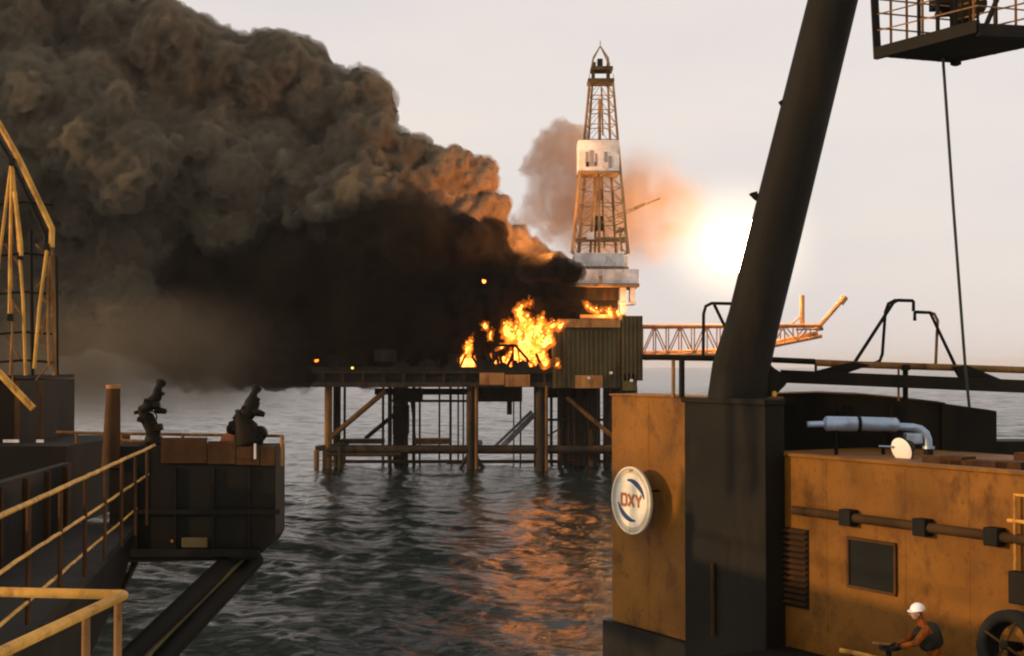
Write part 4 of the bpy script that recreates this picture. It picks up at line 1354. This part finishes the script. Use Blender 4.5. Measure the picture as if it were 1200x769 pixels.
ED = [('pelvis', 'belly'), ('belly', 'chest'), ('chest', 'neck'), ('neck', 'headb'), ('headb', 'head'), ('chest', 'shL'), ('shL', 'elL'), ('elL', 'wrL'), ('chest', 'shR'), ('shR', 'elR'), ('elR', 'wrR'),
      ('pelvis', 'hipL'), ('hipL', 'knL'), ('knL', 'anL'), ('anL', 'toL'), ('pelvis', 'hipR'), ('hipR', 'knR'), ('knR', 'anR'), ('anR', 'toR')]
body = skin_body('body', J, ED, Rd, M['coverall'], per)
# vest wraps the trunk
vb = skin_body('vest', {'a': (bx + .27, Yv, gz + hh_ * .585), 'b': (bx + .22, Yv, gz + hh_ * .66), 'c': (bx + .13, Yv, gz + hh_ * .77), 'd': (bx + .08, Yv, gz + hh_ * .845)},
               [('a', 'b'), ('b', 'c'), ('c', 'd')], dict(a=(.21, .22), b=(.235, .235), c=(.265, .27), d=(.17, .19)), M['vest'], per)
# face skin
fcx = Vector(J['head'])
MB().tube([fcx + Vector((-.03, -.01, -.10)), fcx + Vector((-.055, -.01, -.03)), fcx + Vector((-.05, -.01, .04))], [.055, .082, .08], 14).build('face', M['skin'], per, smooth=True)
MB().tube([fcx + Vector((-.115, -.01, .0)), fcx + Vector((-.155, -.01, -.035)), fcx + Vector((-.125, -.01, -.045))], [.012, .016, .012], 8).build('nose', M['skin'], per, smooth=True)
for sy in (-1, 1):
    MB().lathe(fcx + Vector((-.124, -.01 + sy * .034, .005)), (-1, 0, 0), [(0, .013), (.008, .008)], 8).build('eye', M['rubber'], per)
    MB().lathe(fcx + Vector((-.02, -.01 + sy * .088, -.02)), (0, sy, 0), [(0, .03), (.02, .022)], 8).build('ear', M['skin'], per, smooth=True)
# hard hat: dome with brim
hc = fcx + Vector((.0, 0, .035))
hat = MB().lathe(hc, Vector((-.15, 0, 1)), [(0, .128), (.03, .130), (.07, .118), (.105, .085), (.125, .045), (.13, .01)], 24).build('hard_hat', M['white_clean'], per, smooth=True)
MB().lathe(hc + Vector((-.03, 0, .0)), Vector((-.15, 0, 1)), [(-.006, .15), (.006, .152)], 24).build('brim', M['white_clean'], hat, smooth=True)
# gloved hands with fingers on a dark valve
for sgn, k in ((-1, 'wrL'), (1, 'wrR')):
    w0 = Vector(J[k])
    hand = {'p0': w0, 'p1': w0 + Vector((-.05, 0, -.01)), 'p2': w0 + Vector((-.09, 0, -.02))}
    he = [('p0', 'p1'), ('p1', 'p2')]
    hr = dict(p0=.04, p1=(.05, .026), p2=(.045, .022))
    for fi, (dy, ln_) in enumerate(((-.035, .06), (-.012, .072), (.012, .068), (.034, .052))):
        a, b, c = f'f{fi}a', f'f{fi}b', f'f{fi}c'
        hand[a] = w0 + Vector((-.10, dy, -.02)); hand[b] = w0 + Vector((-.10 - ln_ * .6, dy, -.035)); hand[c] = w0 + Vector((-.10 - ln_ * .7, dy, -.035 - ln_ * .5))
        he += [('p2', a), (a, b), (b, c)]
        hr[a] = .011; hr[b] = .010; hr[c] = .009
    hand['ta'] = w0 + Vector((-.05, -sgn * .045, -.02)); hand['tb'] = w0 + Vector((-.09, -sgn * .06, -.05))
    he += [('p1', 'ta'), ('ta', 'tb')]; hr['ta'] = .014; hr['tb'] = .011
    skin_body('glove', hand, he, hr, M['rubber'], per, 1)

# valve stand the person is working at
vx = J['wrL'][0] - .14
val = thing('valve_stand', 'dark valve with handwheel under the hands of the person in the hard hat', 'valve', (vx, Yv, gz))
MB().lathe((vx, Yv, gz), (0, 0, 1), [(0, .16), (.03, .16), (.04, .07), (.75, .06), (.78, .10), (.9, .10)], 16).build('stem', M['dark'], val, smooth=True)
hz = gz + hh_ * .60
ring = [(vx + .17 * math.cos(a), Yv + .17 * math.sin(a), hz) for a in [2 * math.pi * i / 20 for i in range(21)]]
MB().tube(ring, .022, 8, caps=False).build('handwheel', M['rubber'], val, smooth=True)
MB().tube([(vx - .16, Yv, hz), (vx + .16, Yv, hz)], .014, 6).build('spoke', M['dark'], val)
MB().tube([(vx, Yv - .16, hz), (vx, Yv + .16, hz)], .014, 6).build('spoke', M['dark'], val)
MB().tube([(vx, Yv, gz + .85), (vx, Yv, hz)], .03, 8).build('spindle', M['dark'], val)

hs = thing('yellow_pipe_rack', 'low yellow pipes on supports left of the person in the hard hat', 'pipes', at(1010, 800, 24.8))
MB().tube([at(984, 762, 24.6), at(1010, 767, 24.4), at(1045, 776, 24.0)], .04, 8).build('pipe', M['yellow'], hs, smooth=True)
MB().tube([at(1022, 754, 24.9), at(1040, 756, 24.8), at(1062, 760, 24.6)], .035, 8).build('pipe', M['rail'], hs, smooth=True)
for px, Y in ((998, 24.5), (1040, 24.1)):
    p = at(px, 768, Y)
    MB().tube([(p.x, p.y, gz), p], .03, 8).build('support', M['dark'], hs)
p = at(1040, 756, 24.8)
MB().tube([(p.x, p.y, gz), p], .03, 8).build('support', M['dark'], hs)

# hose reel
Yh2 = 22.6
rc_ = at(1186, 757, Yh2)
rl = thing('hose_reel', 'dark round open hose reel at the bottom right corner', 'hose reel', (rc_.x, Yh2, gz))
rax = Vector((-.80, -.55, 0.18)).normalized()
ux = rax.cross(Vector((0, 0, 1))).normalized(); uz = ux.cross(rax).normalized()
for k in range(3):
    o_ = rax * (k * .13 - .13)
    ring = [rc_ + o_ + (ux * math.cos(a) + uz * math.sin(a)) * (.46 + .02 * (k == 1)) for a in [2 * math.pi * i / 28 for i in range(29)]]
    MB().tube(ring, .10, 10, caps=False).build('hose_coil', M['rubber'], rl, smooth=True)
MB().lathe(rc_ - rax * .24, rax, [(0, .05), (.02, .075), (.46, .075), (.48, .05)], 16).build('axle', M['dark'], rl, smooth=True)
for k in range(4):
    a = k * math.pi / 2 + .4
    MB().tube([rc_ + rax * .2, rc_ + rax * .2 + (ux * math.cos(a) + uz * math.sin(a)) * .42], .022, 8).build('spoke', M['dark_brown'], rl)
MB().bar(rc_ - Vector((0, 0, 0)), Vector((rc_.x + .05, rc_.y + .05, gz)), .12, .12).build('stand', M['dark'], rl)

# ------------------------------------------------------------------ left foreground: fire-monitor platform of the vessel
YL = 30.0
mp_ = thing('monitor_platform', 'dark boxed platform at left carrying two fire monitors over the sea', 'platform', at(230, 660, YL))
x0, x1 = at(128, 545, YL).x, at(329, 545, YL).x
zt, zb = at(230, 523, YL).z, at(230, 655, YL).z
bxm = MB()
bxm.prism([at(128, 523, YL), at(323, 523, YL), at(323, 628, YL), at(316, 640, YL), at(296, 656, YL), at(128, 660, YL)], (0, 1.2, 0))
bxm.build('box', M['hull'], mp_)
for (xa, xb, ya, yb) in ((189, 242.5, 513, 543), (243.5, 276, 517, 544), (277, 304, 524, 545), (305, 322, 523, 546)):
    a, b = at(xa, ya, YL - .06), at(xb, yb, YL - .06)
    MB().box(((a.x + b.x) / 2, YL - .04, (a.z + b.z) / 2), (b.x - a.x, .06, a.z - b.z)).build('bulwark_plate', M['brown'], mp_, bevel=.01)
for xa in (160, 205, 250, 292):
    MB().bar(at(xa, 548, YL - .03), at(xa, 652, YL - .03), .05, .06).build('stiffener', M['hull'], mp_)
MB().bar(at(130, 648, YL - .06), at(305, 648, YL - .06), .08, .16).build('bottom_beam', M['black'], mp_)
MB().bar(at(130, 600, YL - .05), at(328, 600, YL - .05), .06, .1).build('stiffener', M['hull'], mp_)
# cut-outs show as small pale fittings
MB().lathe(at(202, 634, YL - .04), (0, -1, 0), [(0, .035), (.05, .03)], 10).build('pink_fitting', M['redbrown'], mp_)
MB().box(at(228, 636, YL - .04), (pm(30, YL), .05, pm(12, YL))).build('vent_plate', M['module'], mp_, bevel=.02)
# struts
for (xa, ya, xb, yb, Y0, Y1, w) in ((272, 655, 105, 812, YL + .4, 25, 11), (298, 655, 140, 826, YL + .9, 26, 12)):
    MB().tube([at(xa, ya, Y0), at(xb, yb, Y1)], [pm(w, Y0), pm(w, Y1)], 14).build('strut', M['hull'], mp_, smooth=True)
for (xa, ya, xb, yb) in ((160, 655, 132, 716),):
    MB().tube([at(xa, ya, YL + .6), at(xb, yb, YL - 2)], pm(4, YL), 10).build('strut', M['hull'], mp_, smooth=True)
MB().tube([at(290, 650, YL + .6), at(122, 818, 25.6)], pm(2.5, YL), 8).build('drain_pipe', M['module'], mp_, smooth=True)

rl2 = thing('platform_railing', 'brown pipe railing along the edge of the fire monitor platform', 'railing', at(230, 523, YL + 1))
Yr = YL + 1.1
MB().tube([at(66, 507, Yr), at(331, 511, Yr), at(331.5, 514, YL + 1.0)], pm(1.9, Yr), 8).build('top_rail', M['rail'], rl2, smooth=True)
MB().tube([at(331, 511, Yr), at(331, 512, YL + .1)], pm(1.9, Yr), 8).build('top_rail', M['rail'], rl2, smooth=True)
for px in (90, 143, 214, 268):
    MB().tube([at(px, 509, Yr), at(px, 525, Yr)], pm(2, Yr), 8).build('post', M['rail'], rl2)
MB().tube([at(330.5, 511, YL + .1), at(330, 546, YL + .1)], pm(2.3, YL), 8).build('post', M['rail'], rl2)
MB().tube([at(140, 517, Yr - .4), at(210, 518, Yr - .4)], pm(2.2, Yr), 8).build('mid_rail', M['rail'], rl2)

bol = thing('pillar', 'thick brown vertical pillar at the left end of the monitor platform', 'pillar', at(131, 545, YL))
MB().tube([at(130, 548, YL), at(133, 455, YL)], [pm(11, YL), pm(8, YL)], 16).build('post', M['brown'], bol, smooth=True)
MB().tube([at(133, 455.5, YL), at(133, 451, YL)], [pm(9, YL), pm(8.5, YL)], 16).build('cap', M['deckorange'], bol, smooth=True)


def monitor(label, pts, rad, spikes, Y, foot, tint):
    t = thing('fire_monitor', label, 'fire monitor', at(foot[0], foot[1], Y), 'fire monitors on the platform')
    MB().tube([at(x, y, Y) for x, y in pts], [pm(r_, Y) for r_ in rad], 14).build('body', M['dark'], t, smooth=True)
    for (xa, ya, xb, yb, w) in spikes:
        MB().tube([at(xa, ya, Y), at(xb, yb, Y)], [pm(w, Y), pm(w * .55, Y)], 10).build('lever', M['dark'], t, smooth=True)
    # gearboxes, stub pipes and clamps break up the outline
    for (i, dx, dy, w_, h_) in ((1, 6, -4, 9, 8), (2, -7, 3, 8, 6), (4, 6, 1, 7, 6), (4, -6, -3, 6, 5)):
        c2 = at(pts[i][0] + dx * rad[i] / 9, pts[i][1] + dy, Y - .08)
        MB().box(c2, (pm(w_, Y), .16, pm(h_, Y)), (1, 0, .25 * (1 if dx > 0 else -1)), (0, 1, 0), (-.25 * (1 if dx > 0 else -1), 0, 1)).build('gearbox', M['dark'], t, bevel=.012)
    for (i, dx, dy) in ((3, -11, 2), (5, 8, -3), (5, -7, 1)):
        MB().tube([at(pts[i][0], pts[i][1], Y), at(pts[i][0] + dx, pts[i][1] + dy, Y - .06)], [pm(2.4, Y), pm(2.0, Y)], 8).build('stub_pipe', M['dark'], t, smooth=True)
    # swivel flanges
    for i in (1, 3):
        p = at(*pts[i], Y)
        d = (at(*pts[i + 1], Y) - p).normalized()
        MB().lathe(p, d, [(-.03, pm(rad[i], Y) * 1.1), (.03, pm(rad[i], Y) * 1.1)], 18).build('swivel_flange', M['dark'], t, smooth=True)
    # nozzle
    top_ = at(*pts[-1], Y)
    MB().lathe(top_, Vector((.25, .6, .8)), [(-.05, .08), (.10, .075), (.16, .11), (.20, .11)], 16).build('nozzle', M['dark'], t, smooth=True)
    # handwheel
    c_ = at((pts[2][0] + spikes[0][0]) / 2, pts[2][1], Y - .2)
    ring = [c_ + Vector((math.cos(a) * .13, -.02, math.sin(a) * .13)) for a in [2 * math.pi * i / 18 for i in range(19)]]
    MB().tube(ring, .016, 6, caps=False).build('handwheel', M['dark'], t, smooth=True)
    f_ = at(foot[0], foot[1], Y)
    MB().lathe(f_, (0, 0, 1), [(0, .30), (.05, .30), (.06, .2), (.16, .18)], 20).build('base', M['dark'], t, smooth=True)
    return t


monitor('slim dark fire monitor beside the pillar on the platform', [(179, 520), (180, 505), (172, 489), (168, 482), (178, 473), (184, 464), (185, 456)], [7.5, 9, 8.5, 7, 8.5, 6, 5],
        [(182, 480, 195, 482.5, 5), (172, 478, 162, 482, 4), (176, 470, 169, 473, 4)], YL + .6, (180, 520), 'brown')
monitor('bulky dark fire monitor with reddish base at the platform corner', [(291, 532), (292, 518), (288, 500), (285, 489), (293, 481), (296, 471), (297, 463)], [15, 17, 14, 11, 9.5, 9, 4.5],
        [(296, 482, 310, 486, 5.5), (286, 484, 274, 492, 6), (282, 492, 268, 496, 2.5)], YL + .55, (288, 530), 'redbrown')
mt2 = bpy.data.objects['fire_monitor.001']
for (px, py, r_) in ((270, 517, 11), (274, 503, 8), (304, 508, 9), (283, 520, 12)):
    MB().lathe(at(px, py, YL + .6) - Vector((0, .15, 0)), (0, 1, 0), [(0, pm(r_, YL) * .5), (.05, pm(r_, YL)), (.28, pm(r_, YL)), (.33, pm(r_, YL) * .5)], 18).build('hose_fitting', M['redbrown' if r_ > 10 else 'dark'], mt2, smooth=True)
MB().tube([at(299, 520, YL - .1), at(299, 538, YL - .1)], pm(1.4, YL), 8).build('white_stem', M['white'], mt2)

# walkway with three rails running back to the platform
wk = thing('walkway', 'walkway with sunlit yellow handrails running back to the monitor platform', 'walkway', at(60, 700, 20))


near = {0: (0, 605), 1: (0, 671), 2: (0, 733)}
far = {0: (181, 522), 1: (174, 556), 2: (160, 596)}
Yn, Yf = 13.6, 29.6
ends = []
for i in range(3):
    a, b = at(*near[i], Yn), at(*far[i], Yf)
    b.z = a.z + (b.z - a.z)
    d = b - a
    ends.append((a - d * .22, b))
    n_ = 40
    pts = [(a - d * .22).lerp(b, t / n_) for t in range(n_ + 1)]
    pts = [p + Vector((random.uniform(-.005, .005), 0, random.uniform(-.006, .006))) for p in pts]
    MB().tube(pts, (.030, .022, .020)[i], 8).build('handrail', M['yellow'], wk, smooth=True)
for k in range(9):
    t = (k + .4) / 9
    p0_, p2_ = ends[0][0].lerp(ends[0][1], t), ends[2][0].lerp(ends[2][1], t)
    p2_.z -= .25
    p2_.x, p2_.y = p0_.x, p0_.y
    MB().tube([p0_ + Vector((-.03, 0, 0)), p2_ + Vector((-.03, 0, 0))], .03, 8).build('stanchion', M['brown'], wk, smooth=True)
e0, e1 = ends[2]
side = (e1 - e0); side.z = 0; side.normalize(); out_ = Vector((-side.y, side.x, 0))
if out_.x > 0: out_ = -out_
fl0, fl1 = e0 + Vector((0, 0, -.3)), e1 + Vector((0, 0, -.3))
fm = MB(); fm.prism([fl0 - out_ * .06, fl1 - out_ * .06, fl1 + out_ * 1.3, fl0 + out_ * 1.3], (0, 0, -.12)); fm.build('floor', M['hull'], wk)
# inboard wall of the walkway
wm = MB(); wm.prism([fl0 + out_ * 1.32, fl1 + out_ * 1.32, fl1 + out_ * 1.5, fl0 + out_ * 1.5], (0, 0, 1.28)); wm.build('inboard_wall', M['hull'], wk)
for k in range(8):
    p = fl0.lerp(fl1, (k + .5) / 8) + out_ * 1.28
    MB().bar(p, p + Vector((0, 0, 1.25)), .08, .08).build('wall_frame', M['brown'], wk)

# hull below the walkway
hl = MB()
zb2 = at(180, 662, Yf).z
hl.prism([fl0 + Vector((0, 0, -.13)) + out_ * .02, fl1 + Vector((0, 0, -.13)) + out_ * .02, fl1 + Vector((0, 0, -1.3)) + out_ * .25, Vector((fl0.x, fl0.y, fl0.z - 2.6)) + out_ * .25], out_ * 6)
hlo = hl.build('hull_side', M['hull'])
tag(hlo, 'dark steel vessel side under the yellow railed walkway', 'hull')
# dark deckhouse behind the walkway at the far left
dh = thing('dark_deckhouse', 'dark low deckhouse behind the lattice crane at the left edge', 'deckhouse', at(0, 520, 31))
MB().box(at(-60, 481, 33.5) , (pm(252, 31), 4, pm(78, 31))).build('wall', M['hull'], dh)
MB().box(at(-70, 441.5, 33.5), (pm(270, 31), 4.2, pm(5, 31))).build('roof', M['hull'], dh)
MB().box(at(-40, 560, 32.5), (pm(330, 31), 5, pm(92, 31))).build('base', M['hull'], dh)
for px in (20, 48):
    MB().bar(at(px, 446, 31.1), at(px, 515, 31.1), .08, .08).build('frame', M['brown'], dh)
for px, w in ((13, 9), (47, 4)):
    MB().box(at(px, 517, 29.9), (pm(w * 2, 30), .06, .06)).build('step_edge', M['white'], dh)

# lattice crane boom at the far left, sun on its bars
YJ = 27.0
lc = thing('lattice_crane', 'lattice crane jib with sunlit yellow bars at the left edge', 'crane', at(30, 480, YJ))


def lb(name, pts, w, dy=0.0, mat='yellow'):
    return MB().tube([at(x, y, YJ + dy) for x, y in pts], pm(w, YJ), 8).build(name, M[mat], lc, smooth=True)


lb('top_chord', [(-60, 50), (0, 147), (12, 168), (22, 186), (58, 262), (61, 268), (60.5, 290)], 3.6)
lb('top_chord', [(-70, 50), (-10, 150), (14, 190), (50, 268), (54, 276), (54, 292)], 2.6, 1.0, 'dark')
for pts, w, mat in (([(13, 192), (0, 296), (-4, 330)], 2.0, 'yellow'), ([(14, 192), (12, 300), (11, 372)], 2.2, 'yellow'), ([(15, 198), (20, 262), (27, 350), (30, 440)], 2.0, 'yellow'),
                    ([(17, 225), (24, 282), (25, 300)], 2.6, 'yellow'), ([(55, 293), (46, 362), (40, 432)], 2.2, 'yellow'), ([(57, 300), (56, 380), (58, 430)], 2.0, 'rail'),
                    ([(60, 292), (63, 360), (64, 440)], 2.4, 'rail'), ([(58, 300), (61, 340), (48, 395)], 1.5, 'rail'), ([(14, 350), (15, 384), (12, 440)], 1.8, 'rail')):
    lb('lacing_bar', pts, w, random.uniform(-.1, .1), mat)
lb('foot_bar', [(-30, 408), (0, 438), (39, 479)], 4.2, -1.0)
for k in range(9):
    y0 = 205 + k * 27
    xa, xb = (12, 22) if k % 2 else (20, 13)
    lb('lacing_bar', [(xa - 6, y0), (xb + 2, y0 + 27)], 1.1, .25, 'rail')
    if y0 > 285:
        lb('lacing_bar', [(42 if k % 2 else 63, y0), (63 if k % 2 else 42, y0 + 25)], 1.1, .3, 'rail')
lb('chord', [(-6, 200), (-14, 440)], 2.6, .6, 'dark')
lb('chord', [(36, 270), (38, 440)], 2.4, .7, 'dark')
lb('chord', [(66, 300), (67, 440)], 2.0, .7, 'dark')
for y in (240, 300, 345, 392, 425):
    lb('cross_tie', [(-10, y), (30, y - 3), (64, y)], 1.4, .2, 'dark')
for px, py in ((14, 190), (55, 290), (12, 372), (24, 300)):
    MB().box(at(px, py, YJ - .05), (.10, .10, .14)).build('joint_plate', M['dark'], lc, bevel=.01)

# near handrail corner at the bottom left
YN = 6.6
nr = thing('near_handrail', 'bright yellow pipe handrail corner closest to the camera, bottom left', 'railing', at(145, 900, YN))
cor = at(146, 697, YN)
lft = at(-60, 694, YN + .05)
dirn = Vector((-.07, -1, 0)).normalized()
lft.z = cor.z + .01
pts = [lft, cor + Vector((-.06, .004, 0)), cor + Vector((-.015, 0, 0)), cor + Vector((0, -.02, 0)), cor + dirn * .06, cor + dirn * 3.4]
MB().tube(pts, .0235, 14).build('top_rail', M['yellow'], nr, smooth=True)
p = cor + Vector((-.03, -.0, 0))
MB().tube([p, p - Vector((0, 0, 1.1))], .019, 12).build('post', M['rail'], nr, smooth=True)
for f_ in (.45, 1.25):
    q = cor + dirn * f_
    MB().tube([q + Vector((-.012, 0, 0)), q - Vector((.012, 0, 1.1))], .019, 12).build('post', M['rail'], nr, smooth=True)
q = cor + Vector((-.62, .01, 0))
MB().tube([q, q - Vector((0, 0, 1.1))], .019, 12).build('post', M['rail'], nr, smooth=True)
mr_ = [Vector(p_) - Vector((0, 0, .5)) for p_ in pts]
MB().tube(mr_, .017, 12).build('mid_rail', M['rail'], nr, smooth=True)

# ------------------------------------------------------------------ the air
hz_ = MB(); hz_.box((0, 27000, 150), (180000, 70000, 306))
hm = veil_mat('sea_haze', (0.92, 0.90, 0.90, 1), HAZE)
tag(hz_.build('haze', hm), 'thin pale sea haze lying over the water', 'haze', None, 'stuff')
